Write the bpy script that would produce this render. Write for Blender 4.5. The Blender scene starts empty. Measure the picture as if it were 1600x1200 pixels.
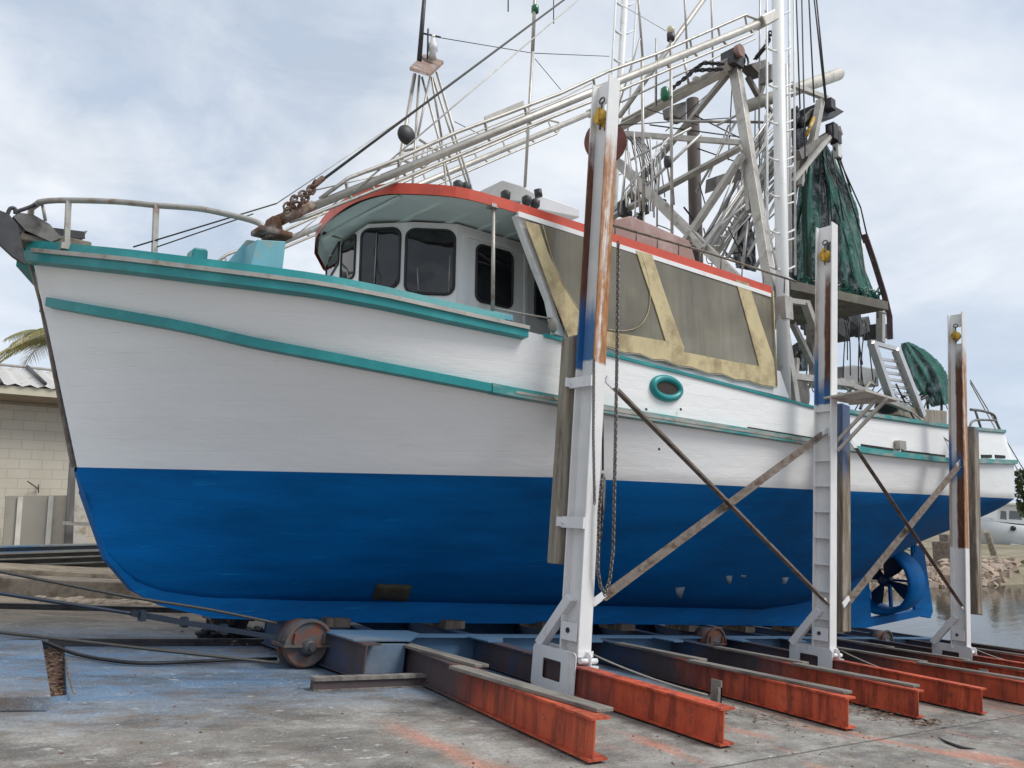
import bpy, math, random
from mathutils import Vector as V, Matrix
rnd = random.Random(7)
SC = bpy.context.scene
COL = SC.collection
# ---------------------------------------------------------------- camera
TH = math.radians(6.0)                       # the slipway falls 6 degrees towards the water (+x)
RS = Matrix.Rotation(TH, 3, 'Y')             # slip frame -> world
YAW, PIT, ROL = 0.6879041637, 0.2154242568, 0.0934030399
FPX = 1202.0
_fw = V((math.sin(YAW)*math.cos(PIT), math.cos(YAW)*math.cos(PIT), math.sin(PIT)))
_r0 = V((math.cos(YAW), -math.sin(YAW), 0)); _u0 = _r0.cross(_fw)
_r = _r0*math.cos(ROL)+_u0*math.sin(ROL); _u = -_r0*math.sin(ROL)+_u0*math.cos(ROL)
CS = V((-5.344035, -5.223236, 1.2213))*1.1
CS.z = 1.2212681*1.1
CW = RS @ CS
FW, RT, UP = RS @ _fw, RS @ _r, RS @ _u
cam = bpy.data.cameras.new("camera"); camo = bpy.data.objects.new("camera", cam); COL.objects.link(camo)
cam.sensor_width = 36; cam.lens = FPX/1600*36; cam.clip_start = .05; cam.clip_end = 3000
camo.matrix_world = Matrix(((RT.x, UP.x, -FW.x, CW.x), (RT.y, UP.y, -FW.y, CW.y), (RT.z, UP.z, -FW.z, CW.z), (0, 0, 0, 1)))
SC.camera = camo
SC.view_settings.view_transform = 'Standard'; SC.view_settings.look = 'None'
SC.view_settings.exposure = 0.34; SC.view_settings.gamma = 1
# ---------------------------------------------------------------- sun and sky
SUN_DIR = V((.50, -.62, .95)).normalized()
sl = bpy.data.lights.new("sun", 'SUN'); sl.energy = 2.2; sl.angle = math.radians(26); sl.color = (1, .96, .9)
so = bpy.data.objects.new("sun", sl); COL.objects.link(so)
so.rotation_euler = (-SUN_DIR).to_track_quat('-Z', 'Y').to_euler(); so.location = (0, -10, 30)
wd = bpy.data.worlds.new("World"); SC.world = wd; wd.use_nodes = True
nt = wd.node_tree; nt.nodes.clear()
def wn(t): return nt.nodes.new(t)
out = wn('ShaderNodeOutputWorld'); bg = wn('ShaderNodeBackground'); bg.inputs[1].default_value = .1
sky = wn('ShaderNodeTexSky'); sky.sky_type = 'NISHITA'; sky.sun_disc = False
sky.sun_elevation = math.asin(SUN_DIR.z); sky.sun_rotation = math.atan2(SUN_DIR.x, SUN_DIR.y)
tc = wn('ShaderNodeTexCoord')
sep = wn('ShaderNodeSeparateXYZ'); nt.links.new(tc.outputs['Generated'], sep.inputs[0])
def wm(op, a, b=None, c=False):
    n = wn('ShaderNodeMath'); n.operation = op; n.use_clamp = c
    for i, v in enumerate((a, b)):
        if v is None: continue
        if isinstance(v, (int, float)): n.inputs[i].default_value = v
        else: nt.links.new(v, n.inputs[i])
    return n.outputs[0]
zz = wm('ADD', wm('MAXIMUM', sep.outputs[2], 0.0), .22)
cx = wm('DIVIDE', sep.outputs[0], zz); cy = wm('DIVIDE', sep.outputs[1], zz)
comb = wn('ShaderNodeCombineXYZ'); nt.links.new(cx, comb.inputs[0]); nt.links.new(cy, comb.inputs[1])
def wnoise(scale, det, off, dist=.0, rough=.55):
    mp = wn('ShaderNodeMapping'); mp.inputs['Location'].default_value = off
    nt.links.new(comb.outputs[0], mp.inputs[0])
    n = wn('ShaderNodeTexNoise'); n.inputs['Scale'].default_value = scale; n.inputs['Detail'].default_value = det
    n.inputs['Roughness'].default_value = rough; n.inputs['Distortion'].default_value = dist
    nt.links.new(mp.outputs[0], n.inputs[0]); return n.outputs[0]
def wramp(f, stops):
    r = wn('ShaderNodeValToRGB'); e = r.color_ramp.elements
    while len(e) < len(stops): e.new(.5)
    for i, (p, c) in enumerate(stops): e[i].position = p; e[i].color = (c, c, c, 1) if isinstance(c, (int, float)) else (*c, 1)
    nt.links.new(f, r.inputs[0]); return r.outputs[0]
def wmix(f, a, b):
    m = wn('ShaderNodeMix'); m.data_type = 'RGBA'; m.clamp_result = False
    for s, v in ((m.inputs[0], f), (m.inputs[6], a), (m.inputs[7], b)):
        if isinstance(v, (int, float)): s.default_value = v
        elif isinstance(v, tuple): s.default_value = (*v, 1)
        else: nt.links.new(v, s)
    return m.outputs[2]
n1 = wramp(wnoise(.70, 8, (3.1, 2.5, 0), .25), [(.43, 0.0), (.56, 1.0)])
n2 = wramp(wnoise(1.7, 7, (9.4, 4.2, 2), .4), [(.36, 0.0), (.68, 1.0)])
greyblue = (4.3, 5.1, 6.3); white = (8.9, 9.0, 9.1); grey = (4.4, 4.9, 5.6)
c1 = wmix(n1, greyblue, white)
n3 = wramp(wnoise(3.6, 8, (1.4, 7.2, 5), .5, .62), [(.40, 0.0), (.66, 1.0)])
c2 = wmix(wm('MULTIPLY', n2, .6), c1, grey)
c2 = wmix(wm('MULTIPLY', n3, .30), c2, white)
hz = wramp(sep.outputs[2], [(.0, 1.0), (.35, 0.0)])
c3 = wmix(wm('MULTIPLY', hz, .45), c2, (7.4, 8.1, 9.0))
az = wramp(wm('ADD', wm('MULTIPLY', wm('SUBTRACT', sep.outputs[0], wm('MULTIPLY', sep.outputs[1], .45)), .5), .5), [(.50, 0.), (.86, 1.)])
c3 = wmix(wm('MULTIPLY', az, wm('ADD', wm('MULTIPLY', n2, .4), .3)), c3, (4.3, 5.1, 6.3))
az2 = wramp(wm('ADD', wm('MULTIPLY', wm('SUBTRACT', sep.outputs[0], wm('MULTIPLY', sep.outputs[1], .45)), .5), .5), [(.20, 1.), (.42, 0.)])
c3 = wmix(wm('MULTIPLY', wm('MULTIPLY', az2, wramp(sep.outputs[2], [(.18, 1.), (.5, .1)])), .6), c3, white)
fin = wmix(.92, sky.outputs[0], c3)
nt.links.new(fin, bg.inputs[0]); nt.links.new(bg.outputs[0], out.inputs[0])

# ---------------------------------------------------------------- photograph helpers: a sight line cut with a real plane
CXP, CYP = 800.0, 600.0
def ray(px, py): return FW+RT*((px-CXP)/FPX)-UP*((py-CYP)/FPX)
def W(px, py, Y): d = ray(px, py); return CW+d*((Y-CW.y)/d.y)            # world point on the plane y = Y
def WZ(px, py, Z): d = ray(px, py); return CW+d*((Z-CW.z)/d.z)
def WX(px, py, X): d = ray(px, py); return CW+d*((X-CW.x)/d.x)
def PL(px, py, p0, n): d = ray(px, py); p0 = V(p0); n = V(n); return CW+d*((p0-CW).dot(n)/d.dot(n))
RSi = RS.transposed()
def S(px, py, Y): return RSi @ W(px, py, Y)                               # the same in the slip frame
def SZ(px, py, h=0.):
    d = RSi @ ray(px, py); return CS+d*((h-CS.z)/d.z)
def PJ(p):
    d = V(p)-CW; z = d.dot(FW); return CXP+FPX*d.dot(RT)/z, CYP-FPX*d.dot(UP)/z
def depth(p): return (V(p)-CW).dot(FW)
def rpx(p, w): return w/2*depth(p)/FPX
def lerp_tab(tab, x):
    if x <= tab[0][0]: return tab[0][1]
    for i in range(len(tab)-1):
        if x <= tab[i+1][0]:
            a, b = tab[i], tab[i+1]; return a[1]+(b[1]-a[1])*(x-a[0])/(b[0]-a[0])
    return tab[-1][1]
def smooth_tab(tab, x):
    n = len(tab)
    if x <= tab[0][0]: return tab[0][1]
    if x >= tab[-1][0]: return tab[-1][1]
    for i in range(n-1):
        if x <= tab[i+1][0]: break
    def sl_(k):
        if k == 0: return (tab[1][1]-tab[0][1])/(tab[1][0]-tab[0][0])
        if k == n-1: return (tab[-1][1]-tab[-2][1])/(tab[-1][0]-tab[-2][0])
        return (tab[k+1][1]-tab[k-1][1])/(tab[k+1][0]-tab[k-1][0])
    a, b = tab[i], tab[i+1]; h = b[0]-a[0]; t = (x-a[0])/h; m0, m1 = sl_(i)*h, sl_(i+1)*h
    return (2*t**3-3*t**2+1)*a[1]+(t**3-2*t*t+t)*m0+(-2*t**3+3*t*t)*b[1]+(t**3-t*t)*m1

# ---------------------------------------------------------------- materials
MATS = {}
class NT:
    def __init__(s, name):
        s.m = bpy.data.materials.new(name); s.m.use_nodes = True; s.t = s.m.node_tree
        s.b = s.t.nodes['Principled BSDF']; s.tc = s.t.nodes.new('ShaderNodeTexCoord'); s.geo = None
    def n(s, t): return s.t.nodes.new(t)
    def l(s, a, b): s.t.links.new(a, b)
    def put(s, sock, v):
        if isinstance(v, (int, float)): sock.default_value = v
        elif isinstance(v, (tuple, list)):
            sock.default_value = (*v, 1) if len(sock.default_value) == 4 else v
        else: s.l(v, sock)
    def pos(s):
        if not s.geo: s.geo = s.n('ShaderNodeNewGeometry')
        return s.geo.outputs['Position']
    def mp(s, src, scale=(1, 1, 1), loc=(0, 0, 0), rot=(0, 0, 0)):
        m = s.n('ShaderNodeMapping'); s.l(src, m.inputs[0]); m.inputs['Scale'].default_value = scale
        m.inputs['Location'].default_value = loc; m.inputs['Rotation'].default_value = rot; return m.outputs[0]
    def noise(s, vec, scale, det=5, rough=.6, dist=0):
        n = s.n('ShaderNodeTexNoise'); s.l(vec, n.inputs[0]); n.inputs['Scale'].default_value = scale
        n.inputs['Detail'].default_value = det; n.inputs['Roughness'].default_value = rough; n.inputs['Distortion'].default_value = dist
        return n.outputs[0]
    def ramp(s, f, stops):
        r = s.n('ShaderNodeValToRGB'); e = r.color_ramp.elements
        while len(e) < len(stops): e.new(.5)
        for i, (p, c) in enumerate(stops): e[i].position = p; e[i].color = (c, c, c, 1) if isinstance(c, (int, float)) else (*c, 1)
        s.l(f, r.inputs[0]); return r.outputs[0]
    def mix(s, f, a, b, mode='MIX'):
        m = s.n('ShaderNodeMix'); m.data_type = 'RGBA'; m.blend_type = mode
        s.put(m.inputs[0], f); s.put(m.inputs[6], a); s.put(m.inputs[7], b); return m.outputs[2]
    def math(s, op, a, b=0., clamp=False):
        m = s.n('ShaderNodeMath'); m.operation = op; m.use_clamp = clamp
        s.put(m.inputs[0], a); s.put(m.inputs[1], b); return m.outputs[0]
    def xyz(s, v):
        x = s.n('ShaderNodeSeparateXYZ'); s.l(v, x.inputs[0]); return x.outputs
    def bump(s, h, st=.2, d=.01):
        b = s.n('ShaderNodeBump'); s.put(b.inputs['Height'], h); b.inputs['Strength'].default_value = st
        b.inputs['Distance'].default_value = d; s.l(b.outputs[0], s.b.inputs['Normal'])
    def done(s, col, rough=.6, metal=0., spec=.5):
        s.put(s.b.inputs['Base Color'], col); s.put(s.b.inputs['Roughness'], rough); s.put(s.b.inputs['Metallic'], metal)
        s.b.inputs['Specular IOR Level'].default_value = spec; return s.m
def pm(name, base, rough=.55, metal=0., var=.18, scale=3., stain=None, st_amt=.5, st_scale=2., stretch=(1, 1, 1), bump=.15, bscale=25, bd=.01, spec=.5):
    """painted / weathered surface: tonal variation, a second stain colour in its own patches, small relief"""
    if name in MATS: return MATS[name]
    n = NT(name); p = n.mp(n.pos(), stretch)
    f = n.noise(p, scale, 6)
    lo = tuple(c*(1-var) for c in base); hi = tuple(min(1, c*(1+var)) for c in base)
    c = n.ramp(f, [(.3, lo), (.7, hi)])
    if stain:
        g = n.noise(n.mp(n.pos(), stretch, (7, 3, 5)), st_scale, 8, .68)
        c = n.mix(n.ramp(g, [(.62-st_amt*.3, 0.), (.78-st_amt*.25, 1.)]), c, stain)
    if bump: n.bump(n.noise(n.mp(n.pos(), stretch), bscale, 4), bump, bd)
    MATS[name] = n.done(c, rough, metal, spec); return MATS[name]

# ---------------------------------------------------------------- mesh builder
class MB:
    def __init__(s): s.v = []; s.f = []; s.m = []; s.s = []
    def add(s, vs, fs, mi=0, smooth=False):
        o = len(s.v); s.v += [V(p) for p in vs]
        for f in fs: s.f.append([o+i for i in f]); s.m.append(mi); s.s.append(smooth)
        return s
    def box(s, c, size, mi=0, rot=None):
        c = V(c); h = V(size)/2; vs = []
        for dx in (-1, 1):
            for dy in (-1, 1):
                for dz in (-1, 1):
                    p = V((dx*h.x, dy*h.y, dz*h.z))
                    if rot: p = rot @ p
                    vs.append(c+p)
        return s.add(vs, [(0, 1, 3, 2), (4, 6, 7, 5), (0, 4, 5, 1), (2, 3, 7, 6), (0, 2, 6, 4), (1, 5, 7, 3)], mi)
    def span(s, a, b, mi=0):
        a = V(a); b = V(b); return s.box((a+b)/2, [abs(x) for x in (b-a)], mi)
    def bar(s, p, q, w, h, up=(0, 0, 1), mi=0, w2=None, h2=None):
        p = V(p); q = V(q); d = (q-p).normalized(); up = V(up)
        if abs(d.dot(up)) > .98: up = V((1, 0, 0))
        sd = d.cross(up).normalized(); u2 = sd.cross(d)
        w2 = w if w2 is None else w2; h2 = h if h2 is None else h2
        vs = [p+sd*(a*w/2)+u2*(b*h/2) for a, b in ((-1, -1), (1, -1), (1, 1), (-1, 1))]+[q+sd*(a*w2/2)+u2*(b*h2/2) for a, b in ((-1, -1), (1, -1), (1, 1), (-1, 1))]
        return s.add(vs, [(3, 2, 1, 0), (4, 5, 6, 7), (0, 1, 5, 4), (1, 2, 6, 5), (2, 3, 7, 6), (3, 0, 4, 7)], mi)
    def tube(s, pts, r, n=8, mi=0, closed=False):
        pts = [V(p) for p in pts]; k = len(pts)
        rs = r if isinstance(r, (list, tuple)) else [r]*k
        vs = []; prev = None
        for i in range(k):
            if closed: d = pts[(i+1) % k]-pts[i-1]
            else: d = pts[min(i+1, k-1)]-pts[max(i-1, 0)]
            if d.length < 1e-9: d = V((0, 0, 1))
            d.normalize()
            if prev is None:
                a = V((0, 0, 1)) if abs(d.z) < .9 else V((1, 0, 0))
                x = d.cross(a).normalized()
            else: x = (prev-d*prev.dot(d)).normalized()
            prev = x; y = d.cross(x)
            for j in range(n):
                a = 2*math.pi*j/n; vs.append(pts[i]+(x*math.cos(a)+y*math.sin(a))*rs[i])
        fs = []
        for i in range(k if closed else k-1):
            for j in range(n):
                i2 = (i+1) % k; fs.append((i*n+j, i*n+(j+1) % n, i2*n+(j+1) % n, i2*n+j))
        s.add(vs, fs, mi, True)
        if not closed: s.add([vs[j] for j in range(n)], [list(range(n))[::-1]], mi); s.add(vs[-n:], [list(range(n))], mi)
        return s
    def prism(s, poly, vec, mi=0, smooth_side=False):
        poly = [V(p) for p in poly]; vec = V(vec); n = len(poly)
        s.add(poly+[p+vec for p in poly], [list(range(n))[::-1], list(range(n, 2*n))], mi)
        return s.add(poly+[p+vec for p in poly], [(i, (i+1) % n, n+(i+1) % n, n+i) for i in range(n)], mi, smooth_side)
    def grid(s, rows, mi=0, smooth=True):
        k = len(rows[0]); vs = [p for r in rows for p in r]
        return s.add(vs, [(i*k+j, i*k+j+1, (i+1)*k+j+1, (i+1)*k+j) for i in range(len(rows)-1) for j in range(k-1)], mi, smooth)
    def lathe(s, prof, origin=(0, 0, 0), axis=(0, 0, 1), n=24, mi=0, closed=False):
        """prof: list of (radius, along-axis)"""
        o = V(origin); ax = V(axis).normalized(); a = V((0, 0, 1)) if abs(ax.z) < .9 else V((1, 0, 0))
        x = ax.cross(a).normalized(); y = ax.cross(x); k = len(prof); vs = []
        for r, h in prof:
            for j in range(n):
                t = 2*math.pi*j/n; vs.append(o+ax*h+(x*math.cos(t)+y*math.sin(t))*r)
        fs = [(i*n+j, i*n+(j+1) % n, ((i+1) % k)*n+(j+1) % n, ((i+1) % k)*n+j) for i in range(k if closed else k-1) for j in range(n)]
        s.add(vs, fs, mi, True)
        if not closed:
            s.add(vs[:n], [list(range(n))[::-1]], mi); s.add(vs[-n:], [list(range(n))], mi)
        return s
    def ball(s, c, r, mi=0, n=12, sq=(1, 1, 1)):
        c = V(c); rows = []
        for i in range(n//2+1):
            a = math.pi*i/(n//2); rows.append([c+V((r*sq[0]*math.sin(a)*math.cos(2*math.pi*j/n), r*sq[1]*math.sin(a)*math.sin(2*math.pi*j/n), r*sq[2]*math.cos(a))) for j in range(n+1)])
        return s.grid(rows, mi)
    def build(s, name, mats, parent=None, inv=None, bevel=0, weld=True):
        me = bpy.data.meshes.new(name); me.from_pydata([tuple(p) for p in s.v], [], s.f)
        for m in (mats if isinstance(mats, (list, tuple)) else [mats]): me.materials.append(m)
        me.polygons.foreach_set('material_index', s.m); me.polygons.foreach_set('use_smooth', s.s)
        me.update()
        import bmesh
        bm = bmesh.new(); bm.from_mesh(me)
        if weld: bmesh.ops.remove_doubles(bm, verts=bm.verts, dist=1e-5)
        bmesh.ops.recalc_face_normals(bm, faces=bm.faces); bm.to_mesh(me); bm.free()
        o = bpy.data.objects.new(name, me); COL.objects.link(o)
        if parent:
            o.parent = parent
            if inv is not None: o.matrix_parent_inverse = inv
        if bevel:
            b = o.modifiers.new('bevel', 'BEVEL'); b.width = bevel; b.segments = 2; b.limit_method = 'ANGLE'; b.angle_limit = math.radians(40)
        return o
    def islands(s, groups=None):
        key = {}; par = list(range(len(s.v)))
        def find(i):
            while par[i] != i: par[i] = par[par[i]]; i = par[i]
            return i
        for i, p in enumerate(s.v):
            k = (round(p.x, 5), round(p.y, 5), round(p.z, 5))
            if k in key: par[find(i)] = find(key[k])
            else: key[k] = i
        for f in s.f:
            for q in f[1:]: par[find(q)] = find(f[0])
        out = {}
        for f, mi, sm in zip(s.f, s.m, s.s):
            r = find(f[0]); m, mp_ = out.setdefault(r, (MB(), {}))
            for q in f:
                if q not in mp_: mp_[q] = len(m.v); m.v.append(s.v[q])
            m.f.append([mp_[q] for q in f]); m.m.append(mi); m.s.append(sm)
        return [m for m, _ in out.values()]
    def split(s, name, mats, parent, inv=None, **k):
        mats = mats if isinstance(mats, (list, tuple)) else [mats]; o = None
        for m in s.islands():
            used = sorted(set(m.m)); m.m = [used.index(i) for i in m.m]; o = m.build(name, [mats[i] for i in used], parent, inv, **k)
        return o
    def thing(s, name, mats, label, cat, group=None, kind=None, bevel=0, frame=None, weld=True):
        """one top-level mesh with its origin at its base; coordinates may be given in the slip frame"""
        if frame is not None: s.v = [frame @ p for p in s.v]
        mn = V([min(p[i] for p in s.v) for i in range(3)]); mx = V([max(p[i] for p in s.v) for i in range(3)])
        c = V(((mn.x+mx.x)/2, (mn.y+mx.y)/2, mn.z)); s.v = [p-c for p in s.v]
        o = s.build(name, mats, bevel=bevel, weld=weld); o.location = c; tag(o, label, cat, group, kind); return o
def tag(o, label=None, cat=None, group=None, kind=None):
    if label: o['label'] = label
    if cat: o['category'] = cat
    if group: o['group'] = group
    if kind: o['kind'] = kind
    return o
def empty(name, loc, label, cat, group=None, rot=None):
    o = bpy.data.objects.new(name, None); COL.objects.link(o); o.location = loc; o.empty_display_size = .2
    if rot: o.rotation_euler = rot
    return tag(o, label, cat, group)
def chain_mb(mb, pts, link=.055, wire=.009, mi=0):
    """interlocking links along a polyline"""
    pts = [V(p) for p in pts]; L = [0]
    for a, b in zip(pts, pts[1:]): L.append(L[-1]+(b-a).length)
    step = link*.62; k = int(L[-1]/step)
    for i in range(k):
        d = (i+.5)*step; j = max(q for q in range(len(L)-1) if L[q] <= d)
        dr = (pts[j+1]-pts[j]).normalized(); c = pts[j]+dr*(d-L[j])
        a = V((0, 1, 0)) if abs(dr.y) < .9 else V((1, 0, 0)); x = dr.cross(a).normalized(); y = dr.cross(x)
        sd = x if i % 2 else y
        ring = [c+dr*(math.cos(t)*link/2)+sd*(math.sin(t)*link*.3) for t in [2*math.pi*q/8 for q in range(8)]]
        mb.tube(ring, wire, 5, mi, closed=True)
def sag(a, b, s, n=10):
    a = V(a); b = V(b); return [a.lerp(b, i/n)-V((0, 0, s*4*(i/n)*(1-i/n))) for i in range(n+1)]
def curve(pts, n=6):
    pts = [V(p) for p in pts]; o = []
    for i in range(len(pts)-1):
        p0 = pts[max(i-1, 0)]; p1 = pts[i]; p2 = pts[i+1]; p3 = pts[min(i+2, len(pts)-1)]
        for k in range(n):
            t = k/n; o.append(.5*((2*p1)+(p2-p0)*t+(2*p0-5*p1+4*p2-p3)*t*t+(3*p1-p0-3*p2+p3)*t**3))
    return o+[pts[-1]]
# ---------------------------------------------------------------- palette
def ground_mat():
    n = NT('slip_concrete'); p = n.pos(); x, y, z = n.xyz(p)
    big = n.noise(p, .7, 6, .65); mid = n.noise(n.mp(p, (1, 1, 1), (4, 9, 1)), 2.6, 8, .7); fine = n.noise(p, 38, 4, .7)
    c = n.ramp(mid, [(.28, (.19, .18, .165)), (.5, (.31, .30, .28)), (.72, (.44, .43, .40))])
    c = n.mix(n.math('MULTIPLY', n.ramp(big, [(.42, 0.), (.62, 1.)]), .55), c, (.12, .115, .105))
    # antifouling overspray: blue dust under and ahead of the hull
    yb = n.ramp(n.math('ADD', n.math('MULTIPLY', y, .25), n.math('MULTIPLY', mid, .5)), [(.22, 0.), (.5, 1.)])
    yb2 = n.ramp(n.math('MULTIPLY', y, .14), [(.5, 1.), (.72, 0.)])
    xb = n.ramp(n.math('ADD', n.math('MULTIPLY', x, .05), .5), [(.18, 0.), (.27, 1.), (.62, 1.), (.75, .4)])
    bl = n.math('MULTIPLY', n.math('MULTIPLY', yb, yb2), xb)
    bn = n.ramp(n.noise(n.mp(p, (.35, 1.7, 1), (2, 6, 3)), 1.5, 7, .7), [(.32, .35), (.54, 1.)])
    c = n.mix(n.math('MULTIPLY', n.math('MULTIPLY', bl, bn), .85), c, (.07, .185, .34))
    ub = n.math('MULTIPLY', n.ramp(n.math('MULTIPLY', y, .2), [(.3, 0.), (.44, 1.)]), n.ramp(n.math('ADD', n.math('MULTIPLY', x, .1), .5), [(.28, 0.), (.36, 1.)]))  # ground colour darkened to blue-black beneath the boat
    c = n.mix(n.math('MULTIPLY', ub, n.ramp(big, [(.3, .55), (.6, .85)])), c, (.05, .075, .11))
    # dark damp / oil
    tan = n.ramp(n.math('ADD', n.math('MULTIPLY', y, .1), n.math('MULTIPLY', mid, .2)), [(.58, 0.), (.72, 1.)]); c = n.mix(n.math('MULTIPLY', tan, .75), c, (.33, .25, .17))
    dk = n.ramp(n.noise(n.mp(p, (.7, 1.3, 1), (11, 2, 0)), 1.5, 8, .74), [(.46, 0.), (.60, 1.)])
    c = n.mix(n.math('MULTIPLY', dk, .68), c, (.055, .052, .048))
    # orange primer overspray in long streaks across the slip
    on = n.noise(n.mp(p, (1.5, .45, 1), (5, 0, 7)), 1.0, 5, .6)
    om = n.math('MULTIPLY', n.ramp(on, [(.56, 0.), (.66, 1.)]), n.ramp(n.math('MULTIPLY', y, -.25), [(.2, 0.), (.42, 1.)]))
    sx = n.math('ABSOLUTE', n.math('ADD', n.math('ADD', x, 2.42), n.math('MULTIPLY', n.math('ADD', mid, -.5), .35)))
    sm = n.math('MULTIPLY', n.ramp(sx, [(.0, 1.), (.17, 0.)]), n.ramp(n.math('MULTIPLY', y, -.5), [(.12, 0.), (.45, 1.)]))
    c = n.mix(n.math('MULTIPLY', n.math('MAXIMUM', om, sm), n.ramp(fine, [(.3, .35), (.6, .8)])), c, (.55, .2, .12))
    # white paint drips and scrapings
    wv = n.noise(n.mp(p, (1.2, 2.2, 1), (3, 3, 3)), 5.5, 5, .6); wb = n.noise(p, 1.3, 2)
    wm_ = n.math('MULTIPLY', n.ramp(wv, [(.61, 0.), (.67, 1.)]), n.ramp(wb, [(.46, 0.), (.56, 1.)]))
    c = n.mix(n.math('MULTIPLY', wm_, .6), c, (.6, .6, .57))
    sp = n.noise(n.mp(p, (1, 1, 1), (8, 8, 8)), 21, 3, .5)
    c = n.mix(n.ramp(sp, [(.70, 0.), (.74, .8)]), c, (.6, .6, .58))
    c = n.mix(n.ramp(sp, [(.24, .7), (.29, 0.)]), c, (.06, .05, .045))
    gr = n.noise(n.mp(p, (1, 1, 1), (1, 2, 8)), 75, 3, .6)
    c = n.mix(n.math('MULTIPLY', n.ramp(fine, [(.35, 1.), (.55, 0.)]), .5), c, (.12, .11, .10)); c = n.mix(n.math('MULTIPLY', n.ramp(gr, [(.55, 0.), (.7, 1.)]), .35), c, (.6, .58, .55))
    br_ = n.noise(n.mp(p, (.8, 1.3, 1), (21, 3, 0)), 3.1, 8, .75); c = n.mix(n.math('MULTIPLY', n.ramp(br_, [(.49, 0.), (.66, 1.)]), .5), c, (.17, .12, .085))
    # saw cut joints
    jy = n.math('ABSOLUTE', n.math('ADD', n.math('ADD', y, 2.29), n.math('MULTIPLY', n.math('ADD', mid, -.5), .05)))
    jx = n.math('ABSOLUTE', n.math('ADD', n.math('ADD', x, -1.35), n.math('MULTIPLY', n.math('ADD', mid, -.5), .05)))
    j = n.math('MAXIMUM', n.ramp(jy, [(.0, 1.), (.022, 0.)]), n.math('MULTIPLY', n.ramp(jx, [(.0, 1.), (.012, 0.)]), n.ramp(n.math('MULTIPLY', y, -.5), [(.95, 0.), (1.1, .8)])))
    c = n.mix(n.math('MULTIPLY', j, .85), c, (.04, .036, .03))
    # brown tide stain low on the slip
    tb = n.ramp(n.math('ADD', n.math('MULTIPLY', x, .1), n.math('MULTIPLY', mid, .3)), [(.6, 0.), (.82, 1.)])
    c = n.mix(n.math('MULTIPLY', tb, .8), c, (.13, .062, .04))
    h = n.math('ADD', n.math('MULTIPLY', fine, .5), mid); n.bump(h, .5, .02)
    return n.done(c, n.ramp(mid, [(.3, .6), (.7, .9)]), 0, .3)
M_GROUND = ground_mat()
M_WHITE = pm('white_gloss_paint', (.79, .80, .80), .42, 0, .04, 2.5, (.5, .47, .42), .18, 1.4, (1, 1, 1), .06, 30)
M_POSTW = pm('white_steel_paint', (.74, .75, .76), .38, 0, .04, 4, (.42, .36, .3), .12, 3, (1, 1, .4), .05, 40)
M_TEAL = pm('teal_paint', (.007, .225, .235), .38, 0, .12, 3, (.03, .33, .33), .3, 2)
M_TEALW = pm('worn_teal_paint', (.03, .27, .27), .55, 0, .2, 5, (.34, .33, .3), .62, 2.4, (.5, 2, 2))
M_PALE = pm('pale_blue_green_paint', (.70, .80, .79), .5, 0, .05, 2)
M_BITT = pm('pale_blue_steel_paint', (.13, .36, .43), .5, 0, .1, 4, (.3, .3, .25), .25, 5)
M_RED = pm('red_roof_paint', (.58, .072, .035), .45, 0, .1, 3, (.35, .06, .04), .3, 3)
M_FRED = pm('faded_red_paint', (.30, .185, .165), .8, 0, .06, 2, (.42, .3, .28), .3, 1.2)
M_ALU = pm('weathered_aluminium', (.46, .44, .40), .48, .55, .16, 4, (.25, .23, .2), .3, 5, bump=.1)
M_ALUD = pm('dull_dark_aluminium', (.2, .19, .18), .6, .4, .2, 4, (.08, .075, .07), .45, 3)
M_GALV = pm('galvanised_steel', (.38, .37, .34), .5, .4, .15, 6, (.24, .13, .07), .3, 5)
M_BRWN = pm('brown_grey_steel', (.2, .17, .145), .65, .2, .25, 6, (.1, .055, .035), .5, 8)
M_RUST = pm('rusty_steel', (.13, .065, .04), .85, .1, .45, 9, (.30, .27, .24), .5, 7, bump=.4)
M_DISC = pm('brown_red_steel', (.16, .055, .042), .75, 0, .15, 4, (.1, .05, .04), .3, 4)
M_BLACK = pm('black_rubber', (.018, .018, .02), .5, 0, .2, 6)
M_DARK = pm('dark_grey_steel', (.055, .055, .06), .55, .2, .25, 6, (.02, .02, .02), .4, 5)
M_CABLE = pm('wire_rope', (.06, .058, .055), .6, .4, .2, 30)
M_CABLEL = pm('pale_rope', (.32, .3, .26), .8, 0, .15, 30)
M_HOSE = pm('blue_black_hose', (.012, .022, .04), .5, 0, .2, 10)
M_TIMB = pm('grey_weathered_timber', (.3, .27, .22), .8, 0, .22, 3, (.14, .1, .07), .45, 3, (5, 5, .45), .4, 12)
M_TIMD = pm('dark_wet_timber', (.13, .105, .085), .8, 0, .3, 3, (.3, .25, .18), .3, 3, (5, 5, .45), .4, 12)
M_BOARD = pm('grey_plank', (.26, .255, .245), .8, 0, .15, 3, (.14, .13, .12), .4, 3, (.4, 4, 4), .3, 14)
M_CAP = pm('dusty_grey_deck_timber', (.2, .185, .165), .85, 0, .25, 5, (.1, .09, .08), .5, 4, (3, .5, 1), .5, 20)
M_CHAIN = pm('chain_steel', (.18, .17, .16), .5, .5, .2, 20, (.17, .08, .04), .3, 9)
M_YEL = pm('yellow_hoist_paint', (.55, .33, .03), .5, 0, .2, 12, (.06, .05, .03), .4, 9)
M_NET = None
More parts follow.
